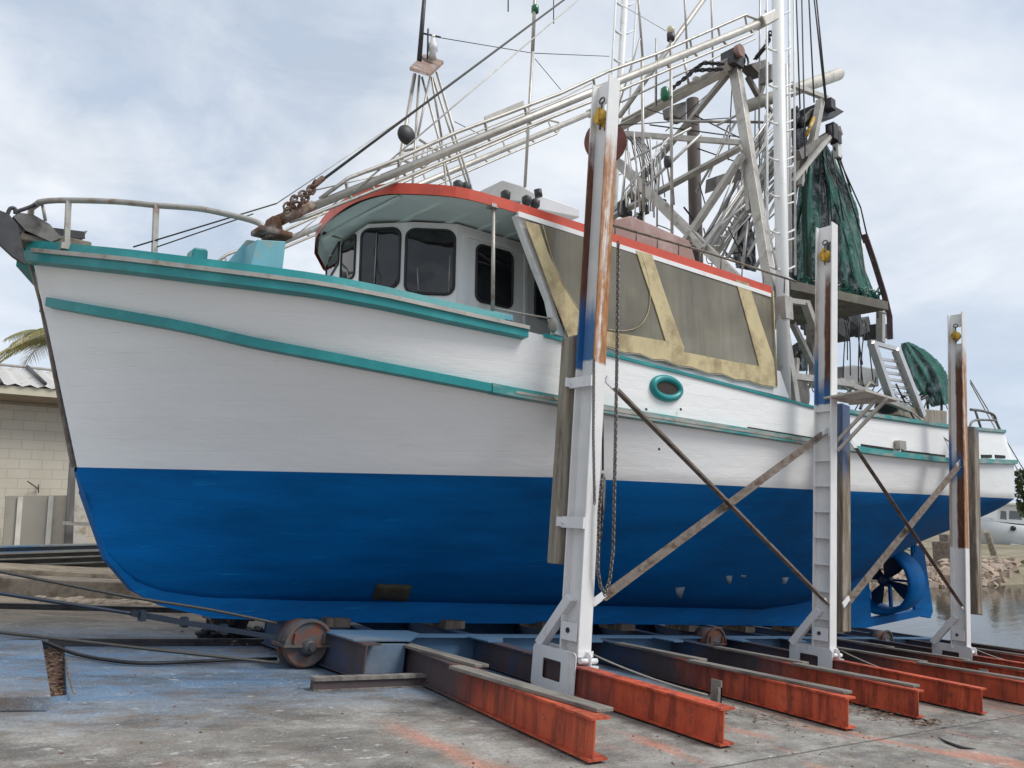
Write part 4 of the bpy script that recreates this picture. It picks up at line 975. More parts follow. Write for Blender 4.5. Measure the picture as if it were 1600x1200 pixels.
for i in range(24):
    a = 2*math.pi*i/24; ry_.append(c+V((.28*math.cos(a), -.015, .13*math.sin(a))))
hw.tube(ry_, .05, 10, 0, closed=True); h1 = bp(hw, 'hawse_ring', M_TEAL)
hw = MB(); hw.prism([c+V((.25*math.cos(2*math.pi*i/24), -.03, .11*math.sin(2*math.pi*i/24))) for i in range(24)], (0, .03, 0)); bp(hw, 'hawse_shade', pm('hawse_shadow', (.03, .022, .016), .8))  # dark disc paints the shade inside the hawse ring
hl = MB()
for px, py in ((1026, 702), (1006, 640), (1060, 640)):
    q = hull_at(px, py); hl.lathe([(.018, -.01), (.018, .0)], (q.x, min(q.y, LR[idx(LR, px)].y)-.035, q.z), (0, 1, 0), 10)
bps(hl, 'bolt_hole_shade', M_BLACK)  # black discs stand in for the shade inside small holes
zp = MB(); q = W(615, 923, 2.35)
jz = min(range(len(LW)), key=lambda j: abs(LW[j].x-q.x))
# zinc plate: laid on the bottom surface between two rows
def bottom_pt(px, py):
    best = None
    for k in range(1, len(rows)):
        for j in range(len(LW)):
            x, y = PJ(rows[k][j]); d = (x-px)**2+(y-py)**2
            if best is None or d < best[0]: best = (d, k, j)
    return best[1], best[2]
def surf(px, py):
    # ray / bottom surface by walking the quads
    d = ray(px, py)
    allr = rows+[LW]
    for k in range(len(allr)-1):
        for j in range(NJ):
            a, b, c_, e = allr[k][j], allr[k][j+1], allr[k+1][j+1], allr[k+1][j]
            for t in ((a, b, c_), (a, c_, e)):
                from mathutils.geometry import intersect_ray_tri
                h = intersect_ray_tri(t[0], t[1], t[2], d, CW, True)
                if h: return h, ((t[1]-t[0]).cross(t[2]-t[0])).normalized()
    return W(px, py, 1.5), V((0, -1, 0))
def hull_patch(corners, mat, name, off=.02):
    m = MB(); c = [V((x, y, 0)) for x, y in corners]; nu, nv = (4, 3) if name == 'anode_plate' else (1, 1); g = []
    for iv in range(nv+1):
        r_ = []
        for iu in range(nu+1):
            p = c[0].lerp(c[1], iu/nu).lerp(c[3].lerp(c[2], iu/nu), iv/nv); h, n_ = surf(p.x, p.y)
            if n_.dot(CW-h) < 0: n_ = -n_
            r_.append(h+n_*off)
        g.append(r_)
    m.grid(g, 0)
    e_ = g[0]+[r_[-1] for r_ in g[1:]]+g[-1][-2::-1]+[r_[0] for r_ in g[-2:0:-1]]; k_ = len(e_)
    m.add(e_+[p+V((0, .05, .02)) for p in e_], [(i, (i+1) % k_, k_+(i+1) % k_, k_+i) for i in range(k_)])
    bp(m, name, mat)
hull_patch(((589, 911), (643, 913), (637, 938), (581, 934)), pm('old_zinc_plate', (.06, .055, .035), .9, 0, .3, 8, bump=.4), 'anode_plate')
for q in (((1134, 900), (1144, 899), (1142, 911), (1137, 912)), ((1158, 898), (1166, 899), (1164, 902), (1157, 902)), ((1055, 918), (1070, 917), (1065, 934), (1058, 934)), ((1222, 902), (1232, 902), (1228, 912), (1222, 912))):
    hull_patch(q, pm('primer_patch', (.22, .27, .33), .8, 0, .2, 8), 'primer_patch', .006)
# stern gear: nozzle, propeller, rudder
nz = MB(); NX, NZ_ = 13.7, W(1395, 905, YC).z; R = .66
nz.lathe([(R+.05, -.48), (R+.13, -.42), (R+.10, .40), (R+.02, .44), (R-.03, 0)], (NX, YC, NZ_), (1, 0, 0), 40, closed=True); NZO = bp(nz, 'propeller_nozzle', M_HULLB)
sp2 = MB()
for a in (0, math.pi/2, math.pi*1.5, math.pi): sp2.bar((NX+.2, YC, NZ_), (NX+.2, YC+R*math.cos(a), NZ_+R*math.sin(a)), .05, .12, (1, 0, 0))
bp(sp2, 'nozzle_strut', M_HULLB)
pr = MB(); pr.lathe([(.05, -.22), (.14, -.15), (.14, .12), (.06, .25)], (NX, YC, NZ_), (1, 0, 0), 16)
for k in range(4):
    a = math.pi/2*k+.5; rad = V((0, math.cos(a), math.sin(a))); tn = V((0, -math.sin(a), math.cos(a))); g = []
    for r0, w_, tw in ((.12, .10, .9), (.3, .2, .7), (.5, .24, .5), (.63, .1, .4)):
        g.append([V((NX, YC, NZ_))+rad*r0+(tn*math.cos(tw)+V((math.sin(tw), 0, 0)))*w_*s_ for s_ in (-1, 0, 1)])
    pr.grid(g, 0)
bp(pr, 'propeller', pm('blue_propeller', (.012, .035, .085), .5, 0, .2, 4))
rd = MB(); ra = [W(*p, YC) for p in ((1424, 853), (1441, 852), (1456, 955), (1452, 966), (1428, 962))]; rd.prism([p+V((0, -.04, 0)) for p in ra], (0, .08, 0)); RD = bp(rd, 'rudder', M_HULLB, bevel=.02)
rz = MB(); q = W(1441, 913, YC-.06); rz.box(q, (.1, .05, .14)); bp(rz, 'rudder_anode', pm('white_anode', (.6, .6, .58), .5))
dw = MB(); dw.prism([V((x, YC-.1, z)) for x, z in ((12.35, kz(12.4)), (12.35, .8), (12.9, .95), (12.9, .72), (12.62, .35), (12.62, kz(12.4)))], (0, .2, 0)); dw.bar((14.5, YC, 1.2), (14.5, YC, NZ_+R), .16, .3); dw.bar((15.4, YC, 1.6), (15.4, YC, .7), .12, .12); bp(dw, 'deadwood', M_HULLB)

# ---- bow: pulpit rail, rollers, cleat, bitt
pu = MB(); Yp = lambda px: lerp_tab([(60, 2.75), (106, 2.45), (243, 1.95), (345, 1.62), (412, 1.36)], px)
top = [W(*p, Yp(p[0])) for p in ((62, 316), (75, 314), (106, 313), (180, 315), (245, 321), (310, 326), (360, 336), (398, 346), (410, 354), (412, 366))]
pu.tube(curve(top, 4), .03, 8)
star = [mir(p) for p in top]
pu.tube(curve(star, 4), .03, 8); pu.tube([top[0], V((top[0].x-.03, YC, top[0].z+.01)), star[0]], .03, 8)
for (a, b) in (((107, 315), (104, 386)), ((244, 322), (241, 402))):
    p, q = W(*a, Yp(a[0])), W(*b, Yp(a[0])); pu.bar(p, q, .06, .045); pu.bar(mir(p), mir(q), .06, .045)
    pu.box(q, (.1, .09, .06)); pu.box(mir(q), (.1, .09, .06))
pu.tube([W(66, 318, 2.75), W(71, 345, 2.75)], .016, 6)
bp(pu, 'pulpit_rail', M_GALV)
ar = MB(); p = W(75, 378, YC); ar.box(p+V((.05, 0, -.02)), (.62, .36, .12)); ar.box(p+V((-.28, 0, .06)), (.3, .3, .14)); ar.lathe([(.07, -.16), (.05, 0), (.07, .16)], p+V((-.38, 0, .03)), (0, 1, 0), 12); bp(ar, 'anchor_roller', M_KERB, bevel=.015)
cl = MB(); q = [W(*p, 1.75) for p in ((300, 405), (302, 388), (306, 386), (322, 388), (326, 391), (325, 407))]; cl.prism(q, (0, .2, 0)); bp(cl, 'fairlead_block', M_TEAL, bevel=.02)
# crutch post that carries the boom heels
BY = 1.36
for sg in (1, -1):
    bt = MB(); q = [W(*p, BY-.12) for p in ((385, 424), (402, 374), (447, 377), (440, 428))]; q[0].z -= .12; q[3].z -= .12
    q2 = [p+V((0, .30, 0)) for p in q]
    if sg < 0: q = [mir(p) for p in q]; q2 = [mir(p) for p in q2]
    bt.add(q+q2, [(0, 1, 2, 3), (7, 6, 5, 4), (0, 4, 5, 1), (1, 5, 6, 2), (2, 6, 7, 3), (3, 7, 4, 0)])
    w1 = W(352, 414, BY+.2); w2 = W(386, 374, BY+.2); w3 = W(402, 376, BY+.1); w4 = W(402, 424, BY+.1); g = [w1, w2, w3, w4]; g = g if sg > 0 else [mir(p) for p in g]; bt.prism(g, (0, .03, 0))
    b1 = bp(bt, 'crutch_post', M_BITT, bevel=.015)
    sd = MB(); a = W(412, 374, BY); b = W(440, 372, BY); g = [a, b, W(432, 340, BY), W(420, 340, BY)]; g = g if sg > 0 else [mir(p) for p in g]; sd.prism([p+V((0, -.09, 0)) for p in g], (0, .18, 0))
    c0 = W(425, 366, BY); c0 = c0 if sg > 0 else mir(c0); sd.box(c0, (.34, .26, .06)); o_ = sd.build('saddle', M_RUST, b1, bevel=.02)
# ---- wheelhouse
HW = [(3.6, 1.45), (.3, 1.45), (-.50, 1.45), (-.94, 1.76), (-1.30, 2.18), (-1.22, 3.0), (-.92, 3.9), (-.3, 4.55), (3.6, 4.55)]
ZF, ZT = 2.7, 5.19
wh = MB(); n_ = len(HW)
wh.add([(x, y, ZF) for x, y in HW]+[(x, y, ZT+.02) for x, y in HW], [(i, (i+1) % n_, n_+(i+1) % n_, n_+i) for i in range(n_)]); WHS = bp(wh, 'wheelhouse', M_WHITE)
def facet(i): # plane of wall i
    a = V((*HW[i], 0)); b = V((*HW[i+1], 0)); d = (b-a).normalized(); return a, d, V((d.y, -d.x, 0)) if V((d.y, -d.x, 0)).dot(CW-a) > 0 else V((-d.y, d.x, 0))
def glass_mat():
    n = NT('dark_cabin_glass'); p = n.pos(); f = n.noise(n.mp(p, (1, 1, 1)), 1.6, 3)
    n.bump(n.noise(p, 1.4, 2), .22, .08); return n.done(n.ramp(f, [(.35, (.006, .008, .010)), (.65, (.022, .026, .03))]), .04, 0, .55)
M_GLASS = glass_mat()
def window(px0, py0, px1, py1, wall, r=.09, quad=None, frame=.035, parent=None):
    a, d, nr = facet(wall); c = [PL(px, py, a, nr) for px, py in (quad or ((px0, py0), (px1, py0), (px1, py1), (px0, py1)))]
    us = [(p-a).dot(d) for p in c]; zs = [p.z for p in c]; u0, u1 = min(us), max(us)
    if quad: u0, u1 = (us[0]+us[3])/2, (us[1]+us[2])/2
    if u0 > u1: u0, u1 = u1, u0
    z0 = (zs[2]+zs[3])/2; z1 = (zs[0]+zs[1])/2
    rr = rrect((u0+u1)/2, (z0+z1)/2, u1-u0, z1-z0, min(r, (u1-u0)*.3), 6); P = lambda u, z, o_: a+d*u+V((0, 0, z))+nr*(o_+(.022 if wall == 0 else 0))
    m = MB(); m.prism([P(u, z, .006) for u, z in rr], nr*.006); g = bp(m, 'window', M_GLASS) if parent is None else m.build('window', M_GLASS, parent)
    f = MB(); f.tube([P(u, z, .012) for u, z in rr], frame/2, 6, 0, closed=True); f.build('window_frame', M_BLACK, g)
# facets: 1 = side beside the door, 2 and 3 = quarter panels, 4 = front
window(0, 0, 0, 0, 2, .11, ((634, 357), (711, 362), (709, 462), (634, 457)))
window(0, 0, 0, 0, 3, .10, ((566, 360), (625, 356), (624, 453), (562, 447)))
window(0, 0, 0, 0, 4, .06, ((535, 378), (556, 368), (555, 441), (534, 434)), .03)
window(0, 0, 0, 0, 5, .06, ((512, 404), (530, 390), (530, 432), (512, 422)), .03)
wi = MB()
for pxa, pya, pxb, pyb, w_ in ((703, 400, 701, 458, 2), (652, 420, 654, 456, 2), (590, 365, 586, 445, 3)):
    aa_, dd_, nn_ = facet(w_); wi.tube([PL(pxa, pya, aa_, nn_)+nn_*.03, PL(pxb, pyb, aa_, nn_)+nn_*.03], .007, 5)
bps(wi, 'wiper', M_GALV)
# door in the side wall
a, d, nr = facet(0)
def wallpt(px, py, o_=0.): return PL(px, py, a, nr)+nr*o_
t0 = wallpt(727, 366); t1 = wallpt(818, 388); dz0 = 2.9
dr = MB(); dr.span((t0.x+.03, 1.45-.02, dz0), (t1.x, 1.452, t0.z-.04)); DOOR = bp(dr, 'door', M_WHITE, bevel=.006)
df = MB()
for x in (t0.x, t1.x+.02): df.span((x-.025, 1.45-.035, dz0), (x+.025, 1.451, t0.z))
df.span((t0.x, 1.45-.034, t0.z-.04), (t1.x, 1.451, t0.z+.0)); df.build('door_frame', M_WHITE, DOOR)
window(0, 0, 0, 0, 0, .09, ((743, 384), (799, 396), (797, 482), (741, 470)))
window(0, 0, 0, 0, 0, .05, ((834, 415), (884, 425), (884, 508), (834, 491)))
for o in list(BT.children)[-2:]:
    pass
vt = MB(); q = wallpt(733, 410); vt.span((t0.x-.03, 1.44, t0.z-.9), (t0.x-.012, 1.449, t0.z-.2)); bp(vt, 'corner_trim', M_WHITE)
# roof: outline cut from the sight lines at roof height, mirrored to starboard
ZR = 5.2
ro = [WZ(*p, z) for *p, z in ((491, 396, 5.2), (494, 371, 5.2), (510, 348, 5.22), (541, 324, 5.25), (570, 311, 5.26), (600, 304, 5.26), (640, 303, 5.24), (712, 308, 5.21), (772, 322, 5.2), (809, 333, 5.2))]
port = curve(ro, 3)
port += [V((1.4, .64, ZR)), V((3.2, .62, ZR)), V((5.05, .62, ZR))]
outl = port+[V((5.05, 5.38, ZR)), V((3.2, 5.38, ZR)), V((1.4, 5.36, ZR)), V((.5, 5.22, ZR)), V((-.2, 4.85, ZR)), V((-.85, 4.25, ZR))]
rf = MB(); n_ = len(outl); top = [p+V((0, 0, .125)) for p in outl]; crown = [V((p.x*.9+.2, YC+(p.y-YC)*.8, p.z+.16)) for p in outl]
vs = outl+top; rf.add(vs, [(i, (i+1) % n_, n_+(i+1) % n_, n_+i) for i in range(n_)], 0)
rf.add(top+crown, [(i, (i+1) % n_, n_+(i+1) % n_, n_+i) for i in range(n_)], 1); crown2 = [V((p.x*.85+.3, YC+(p.y-YC)*.05, 5.6)) for p in outl]; rf.add(crown+crown2, [(i, (i+1) % n_, n_+(i+1) % n_, n_+i) for i in range(n_)], 1)
ROOF = bp(rf, 'roof', [M_RED, pm('pale_roof_top', (.45, .42, .38), .7, 0, .1, 2)])
def camber(y): return ZR+.04*max(0, 1-((y-YC)/2.35)**2)
sf = MB(); inner = [V((p.x+(2-p.x)*.015, YC+(p.y-YC)*.985, p.z+.012)) for p in outl]
sec_ = []
for f in (1, .8, .6, .4, .2, .02): sec_.append([V((p.x+(2-p.x)*.0, YC+(p.y-YC)*f, max(p.z+.012, camber(YC+(p.y-YC)*f)+.012))) if f < 1 else p for p in inner]+[inner[0] if f == 1 else V((inner[0].x, YC, camber(YC)+.012))][:0])
for r_ in sec_: r_.append(r_[0])
sf.grid(sec_, 0); bp(sf, 'soffit', M_PALE)
bl = MB()
def roof_span(x):
    ys = []
    for a_, b_ in zip(outl, outl[1:]+outl[:1]):
        if (a_.x-x)*(b_.x-x) < 0: ys.append(a_.y+(b_.y-a_.y)*(x-a_.x)/(b_.x-a_.x))
    return min(ys)+.12, max(ys)-.12
for k in range(9):
    x = -1.42+.42*k; y0_, y1_ = roof_span(x); ys_ = [y0_+(y1_-y0_)*q/10 for q in range(11)]
    hh = [0.]+[.04]*9+[0.]
    bl.grid([[V((x+dx, y, max(camber(y), 5.2)+.03-(h_ if dz_ else 0.))) for y, h_ in zip(ys_, hh)] for dx, dz_ in ((-.025, 0), (-.025, 1), (.025, 1), (.025, 0))], 0, False)
bps(bl, 'roof_beam', M_PALE)
lt = MB(); p = W(809, 337, .64); q = W(1208, 453, .64); lt.bar(V((p.x, .64, ZR-.03)), V((5.0, .62, ZR-.03)), .03, .06); bp(lt, 'curtain_track', M_WHITE)
# slanted pillar, stanchion, lifeline
pl_ = MB(); Y0 = .68
q = [W(*p, Y0) for p in ((806, 335), (826, 341), (850, 420), (884, 528), (868, 522), (858, 470), (838, 420))]; pl_.prism(q, (0, .09, 0)); bp(pl_, 'pillar', M_WHITE, bevel=.01)
st_ = MB(); st_.tube([W(771, 324, .74), W(770, 492, .74)], .022, 8); st_.box(W(770, 323, .74), (.1, .1, .04)); bp(st_, 'stanchion', M_GALV)
ll = MB(); ll.tube([W(772, 482, .74), W(815, 490, .72), W(862, 498, .70)], .012, 6); ll.ball(W(864, 508, .66), .06, 0, 8, (1, 1, 1.6)); bp(ll, 'lifeline', M_CABLEL)
wc = MB(); q = W(780, 496, .78); wc.box(q+V((0, 0, 0)), (.28, .16, .07)); wc.tube(curve([W(786, 492, .72), W(795, 494, .72), W(796, 502, .72), W(788, 503, .72)], 4), .014, 6, 1); bp(wc, 'mooring_cleat', [M_BITT, M_GALV], bevel=.015)
# side coaming behind the curtain
co = MB(); q = [W(*p, .66) for p in ((884, 528), (889, 505), (950, 520), (1219, 580), (1233, 622), (1100, 590), (947, 551))]; co.prism(q, (0, .06, 0)); bp(co, 'side_coaming', M_WHITE)
# weather curtain: clear vinyl sheet with sewn canvas borders
cv = NT('aged_clear_vinyl'); p_ = cv.pos(); f_ = cv.noise(cv.mp(p_, (1.6, 1.6, .35)), 1.5, 4, .5); g_ = cv.noise(p_, .9, 3, .5); h_ = cv.noise(cv.mp(p_, (9, 9, .6)), 1.2, 5, .6)
c_ = cv.ramp(g_, [(.34, (.15, .138, .10)), (.66, (.30, .272, .20))]); c_ = cv.mix(cv.math('MULTIPLY', cv.ramp(h_, [(.42, 0.), (.68, 1.)]), .35), c_, (.12, .115, .10)); cv.bump(cv.math('ADD', f_, cv.math('MULTIPLY', g_, .8)), .4, .10)
M_VINYL = cv.done(c_, .24, 0, .5); cv.b.inputs['Alpha'].default_value = .86
M_CANVAS = pm('stained_cream_canvas', (.54, .46, .27), .85, 0, .10, 4, (.30, .23, .13), .45, 2.6, bump=.3, bscale=12)
YV = .625
def on(pts, Y): return [W(*p, Y) for p in pts]
vy = MB(); vy.prism(on(((822, 345), (1207, 455), (1213, 604), (1050, 570), (960, 545), (893, 532)), YV), (0, .006, 0)); CUR = bp(vy, 'weather_curtain', M_VINYL)
ca = MB(); YF = YV-.014
def strip(px): ca.prism(on(px, YF), (0, .012, 0))
strip(((820, 345), (842, 351), (856, 393), (872, 427), (890, 462), (910, 492), (904, 534), (890, 531), (878, 500), (862, 458), (845, 410)))
strip(((905, 498), (950, 518), (1000, 526), (1041, 533), (1069, 541), (1069, 550), (1100, 556), (1150, 566), (1187, 572), (1209, 562), (1213, 604), (1190, 601), (1170, 594), (1148, 592), (1130, 584), (1105, 582), (1080, 573), (1060, 571), (1040, 562), (1020, 561), (1000, 552), (975, 550), (950, 541), (900, 533)))
ca.prism(on(((994, 391), (1019, 398), (1036, 450), (1052, 496), (1069, 543), (1041, 535), (1024, 480), (1010, 440)), YF-.001), (0, .012, 0))
ca.prism(on(((1150, 437), (1170, 443), (1188, 500), (1209, 562), (1187, 574), (1170, 510)), YF-.001), (0, .012, 0))
ca.build('canvas_border', M_CANVAS, CUR)
se = MB(); se.tube(curve(on(((1001, 394), (1012, 430), (1016, 462), (1012, 490), (998, 510), (975, 517), (950, 515)), YF), 4), .006, 6); se.tube(curve(on(((848, 352), (862, 400), (880, 444), (905, 484)), YF), 4), .006, 6)
se.tube(on(((1208, 455), (1214, 604)), YF-.01), .012, 6); se.split('seam', M_CANVAS, CUR)
sc = MB(); sc.tube(curve(on(((905, 534), (950, 543), (975, 552), (1000, 554), (1020, 563), (1040, 564), (1060, 573), (1080, 575), (1105, 584), (1130, 586), (1148, 594), (1170, 596), (1190, 603), (1214, 606)), YF-.012), 2), .008, 5); sc.build('lacing_cord', M_CABLEL, CUR)
# dark interior end wall so nothing shows through the curtain bay
# roof gear
rg = MB(); Z1 = ZR+.19
c0 = W(806, 296, 1.8); rg.prism([W(*p, 1.6) for p in ((764, 306), (786, 281), (815, 290), (842, 306), (842, 318), (764, 312))], (0, .9, 0)); bp(rg, 'skylight_hatch', pm('grey_white_hatch', (.40, .40, .39), .7, 0, .08, 3), bevel=.02)
lr = MB(); lr.prism([W(*p, 1.25) for p in ((832, 312), (842, 304), (905, 326), (906, 340), (835, 326))], (0, .7, 0)); LRO = bp(lr, 'solar_panel', pm('white_panel', (.62, .62, .64), .4, 0, .05, 3), bevel=.015)
sm = MB()
for px, py in ((790, 305), (823, 313), (836, 318), (728, 293), (716, 290)): q = W(px, py, 1.1); sm.lathe([(.03, -.15), (.035, -.06), (.06, -.04), (.065, .03), (.03, .06)], q, (0, 0, 1), 10)
bps(sm, 'deck_light', M_DARK); sm = MB(); sm.tube([W(842, 308, 1.2), W(840, 296, 1.2)], .05, 8); bp(sm, 'roof_vent', M_DARK)
fr_ = MB(); fr_.prism([W(*p, 1.5) for p in ((953, 376), (962, 343), (986, 337), (1006, 345), (1078, 376), (1088, 410), (1000, 398))], (0, 1.4, 0)); bp(fr_, 'red_hatch', M_FRED, bevel=.02)
br = MB(); tp_ = on(((950, 350), (1100, 393), (1244, 440)), .64); br.tube(tp_, .018, 8)
for k in range(9):
    px = 962+33*k; py = 352+(px-958)*.308; p = W(px, py, .64); br.tube([p, V((p.x, .66, ZR+.1))], .011, 6)
bp(br, 'roof_rail', M_BRWN)
# ---------------------------------------------------------------- masts, booms and gantry
def seg(m, a, b, w, Ya, Yb=None, mi=0, n=7, w2=None):
    Yb = Ya if Yb is None else Yb; p = W(*a, Ya); q = W(*b, Yb); m.tube([p, q], [rpx(p, w), rpx(q, w2 or w)], n, mi); return p, q
def bseg(m, a, b, w, Ya, Yb=None, mi=0, asp=1.0):
    Yb = Ya if Yb is None else Yb; p = W(*a, Ya); q = W(*b, Yb); wa, wb = 2*rpx(p, w), 2*rpx(q, w)
    m.bar(p, q, wa, wa*asp, (0, 1, 0), mi, wb, wb*asp)
def down(p, q, z): t = (z-q.z)/(p.z-q.z); return q+(p-q)*t
M_MASTW = pm('white_mast_paint', (.70, .71, .70), .45, 0, .05, 3, (.35, .32, .27), .2, 3)
def ladder_mast(Y, top, bot, w, off, ys, label_mat, rails):
    m = MB(); p = W(*top, Y); q = W(*bot, Y); e = down(p, q, 3.0); m.tube([p, q, e], [rpx(p, w)*.9, rpx(q, w), rpx(q, w)], 12); mo = bp(m, 'mast', label_mat)
    r = MB()
    for k, sd in enumerate((-1, 1)):
        pts = [W(*c, Y-.10*(k == 0)) for c in rails[k]]; r.tube(pts, rpx(q, 3.6), 7)
    r.build('ladder_rail', label_mat, mo)
    g = MB()
    for y in ys:
        t = (y-top[1])/(bot[1]-top[1]); cx_ = top[0]+(bot[0]-top[0])*t
        for sd, off_ in ((-1, off[0]), (1, off[1])):
            a = W(cx_, y+6, Y); b = W(cx_+off_, y, Y-.10*(sd < 0)); g.tube([a, a.lerp(b, .5)+V((0, 0, -.02)), b], rpx(a, 3.2), 6)
    g.split('ladder_rung', label_mat, mo); return mo
ladder_mast(.95, (1214, -70), (1222, 425), 20, (-20, 20), range(-40, 420, 57), M_MASTW, (((1198, -70), (1199, 345), (1214, 422)), ((1240, -70), (1243, 430))))
ladder_mast(5.05, (980, -70), (958, 335), 12, (-13, 15), range(-40, 330, 44), M_MASTW, (((966, -70), (944, 330)), ((1000, -70), (972, 330))))
r2 = MB(); seg(r2, (1232, -70), (1236, 425), 4, 1.25); seg(r2, (1229, 100), (1232, 425), 4, 1.25)
for y in range(150, 420, 57): seg(r2, (1224, y), (1242, y-6), 3, 1.1)
bp(r2, 'mast_ladder', M_MASTW)
# forward booms, heel on the crutch posts at the bow
MT = .60
def boom(sg):
    F = (lambda p: p) if sg > 0 else mir
    a = W(433, 346, BY-.02); b = W(1207, 28, MT); dv = b-a
    m = MB(); b2 = b if sg > 0 else a+dv*1.12
    m.tube([F(a), F(a+dv*.4), F(b2)], [rpx(a, 13), rpx(a+dv*.4, 13), rpx(b, 11)], 14); bo = bp(m, 'boom', M_ALU)
    def at(px, off): # a point on the sight line of the boom, shifted up the picture in metres
        t_ = (px-433)/(1207-433); lo, hi = 0., 1.
        for _ in range(30):
            mid = (lo+hi)/2
            if PJ(a+dv*mid)[0] < px: lo = mid
            else: hi = mid
        p = a+dv*lo; return p+UP*(off*depth(p)/FPX)
    t = MB()
    upper = [(500, 8), (545, 22), (620, 20), (712, 24), (875, 18), (950, 22), (1025, 18), (1165, 22), (1182, 8)]
    t.tube([F(at(x, o)) for x, o in upper], .022, 7)
    low = [(452, -8), (480, -12), (600, -14), (820, -13), (970, -15), (1050, -14), (1175, -13), (1184, -4)]
    t.tube([F(at(x, o)) for x, o in low], .02, 7)
    for x in (540, 622, 758, 820, 927, 1025, 1078, 1122, 1164): t.bar(F(at(x, 21)), F(at(x+3, 3)), .03, .022)
    for x in (545, 580, 630, 700, 762, 826, 960, 1042, 1085, 1130, 1172): t.bar(F(at(x, -4)), F(at(x+5, -13)), .035, .02)
    if sg > 0:
        t.prism([at(758, 19), at(758, 31), at(818, 31), at(820, 17)], (0, .02, 0))
        t.tube([at(545, 22), at(620, 14), at(712, 12), at(875, 10), at(925, 14)], .01, 6)
    t.build('boom_truss', M_ALU, bo)
    h = MB(); o2 = b2-b; h.bar(F(at(1186, 0)+o2), F(at(1216, 2)+o2), .2, .18); h.build('boom_head', M_ALU, bo, bevel=.02)
    k = MB(); k.tube([F(at(430, 0)), F(at(450, 1)), F(at(490, 2))], [.06, .055, .052], 10); k.build('rusty_heel', M_RUST, bo)
boom(1); boom(-1)
# lattice tower on the wheelhouse roof
lt = MB(); YT = 3.0
PLQ = [W(640, 110, 2.75), W(662, 89, 3.25), W(693, 100, 3.2), W(672, 120, 2.75)]
for a, b, w in (((648, 116), (622, 268), 6), ((655, 118), (645, 285), 4), ((659, 120), (706, 292), 4), ((674, 120), (690, 215), 4), ((690, 215), (700, 320), 4), ((682, 112), (738, 300), 4.5), ((672, 120), (652, 215), 3.5), ((676, 120), (716, 245), 4)):
    p = W(*a, 3.0); q = W(*b, 2.8 if b[0] < 690 else 3.2); lt.tube([p, q if b[1] < 240 else down(p, q, ZR+.15)], rpx(p, w), 6)
for ring in (((632, 236), (662, 228), (690, 236), (712, 232)), ((628, 250), (660, 262), (690, 240), (655, 218))): lt.tube([W(*c, 3.0) for c in ring], .02, 6)
for k in range(7): lt.tube([W(655+7*k, 228+5*(k % 2), 3.0), W(650+9*k, 252-4*(k % 2), 2.9)], .014, 5)
tq = lt.islands(); tw = bp(tq[0], 'signal_tower', M_ALU)
for q_ in tq[1:]: q_.build('tower_leg', M_ALU, tw)
m = MB(); c = sum(PLQ, V((0, 0, 0)))/4; m.prism([c+(p-c)*1.0 for p in PLQ], (0, 0, .05)); m.build('platform', pm('rusty_platform', (.25, .17, .14), .8, 0, .2, 8, (.4, .38, .36), .4, 8), tw)
m = MB(); p = W(655, 95, 3.0); q = W(666, -40, 3.0); m.tube([p, q], [rpx(p, 8), rpx(q, 6)], 10); seg(m, (668, 92), (669, 45), 3, 3.0); seg(m, (660, 52), (688, 58), 3, 3.0); m.build('signal_pole', M_DARK, tw)
m = MB(); p = W(676, 82, 3.0); m.lathe([(.06, -.1), (.045, 0), (.075, .03), (.075, .12), (.04, .16), (.03, .28)], p, (0, 0, 1), 12); m.build('mast_light', M_MASTW, tw)
m = MB(); p = W(635, 211, 2.6); m.ball(p, rpx(p, 32), 0, 18, (1, .5, 1)); m.thing('day_shape', M_BLACK, 'round black day shape hung on the tower above the wheelhouse', 'day shape')
# thin poles and whip aerials on the roof
wp = MB()
for a, b, w, Y in (((838, -60), (832, 80), 6, 2.6), ((832, 80), (820, 292), 5, 2.6), ((993, -60), (1004, 90), 4, 3.4), ((1003, 90), (1006, 330), 5, 3.4), ((1067, -60), (1074, 90), 3.5, 3.3), ((1110, -60), (1114, 105), 3, 3.3), ((1048, 52), (1050, 368), 5, 2.4), ((1025, 60), (1024, 170), 2.5, 3.3), ((1068, 90), (1076, 130), 4, 3.3), ((1188, -60), (1186, 200), 3, 2.0)):
    seg(wp, a, b, w, Y)
for px, py, Y in ((820, 292, 2.6), (1006, 330, 3.4), (1050, 368, 2.4)): p = W(px, py, Y); wp.tube([p, V((p.x, p.y, ZR+.1))], .02, 6)
seg(wp, (1106, -10), (968, 182), 8, 3.6, 4.4, 0, 8); seg(wp, (1046, 189), (1192, 191), 4.5, 3.2, 2.6)
bps(wp, 'aerial_pole', M_ALU)
nl = MB(); p = W(836, 15, 2.6); nl.lathe([(.04, -.06), (.06, -.05), (.06, .05), (.03, .08)], p, (0, 0, 1), 10); p = W(1039, 147, 2.4); nl.lathe([(.05, -.12), (.075, -.1), (.085, .0), (.075, .1), (.03, .14)], p, (0, 0, 1), 12); bps(nl, 'green_light', pm('green_lens', (.01, .13, .06), .2, 0, .1, 3))
nl = MB(); p = W(1048, 52, 2.4); nl.lathe([(.07, -.14), (.075, -.02)], p, (0, 0, 1), 12); nl.lathe([(.07, -.02), (.075, .08), (.05, .13), (.02, .15)], p, (0, 0, 1), 12, 1); q = W(1043, 252, 2.4); nl.lathe([(.06, -.1), (.07, .0), (.06, .08)], q, (0, 0, 1), 10); q = W(1040, 155, 2.4); nl.bar(q, W(1050, 152, 2.4), .05, .05); bps(nl, 'anchor_light', [M_DARK, pm('cream_lens', (.6, .56, .38), .25, 0, .1, 3)])
gd = MB(); p = W(1088, 123, 3.0); gd.ball(p, .09, 0, 12, (1, 1, .55)); bp(gd, 'satellite_dome', M_MASTW)
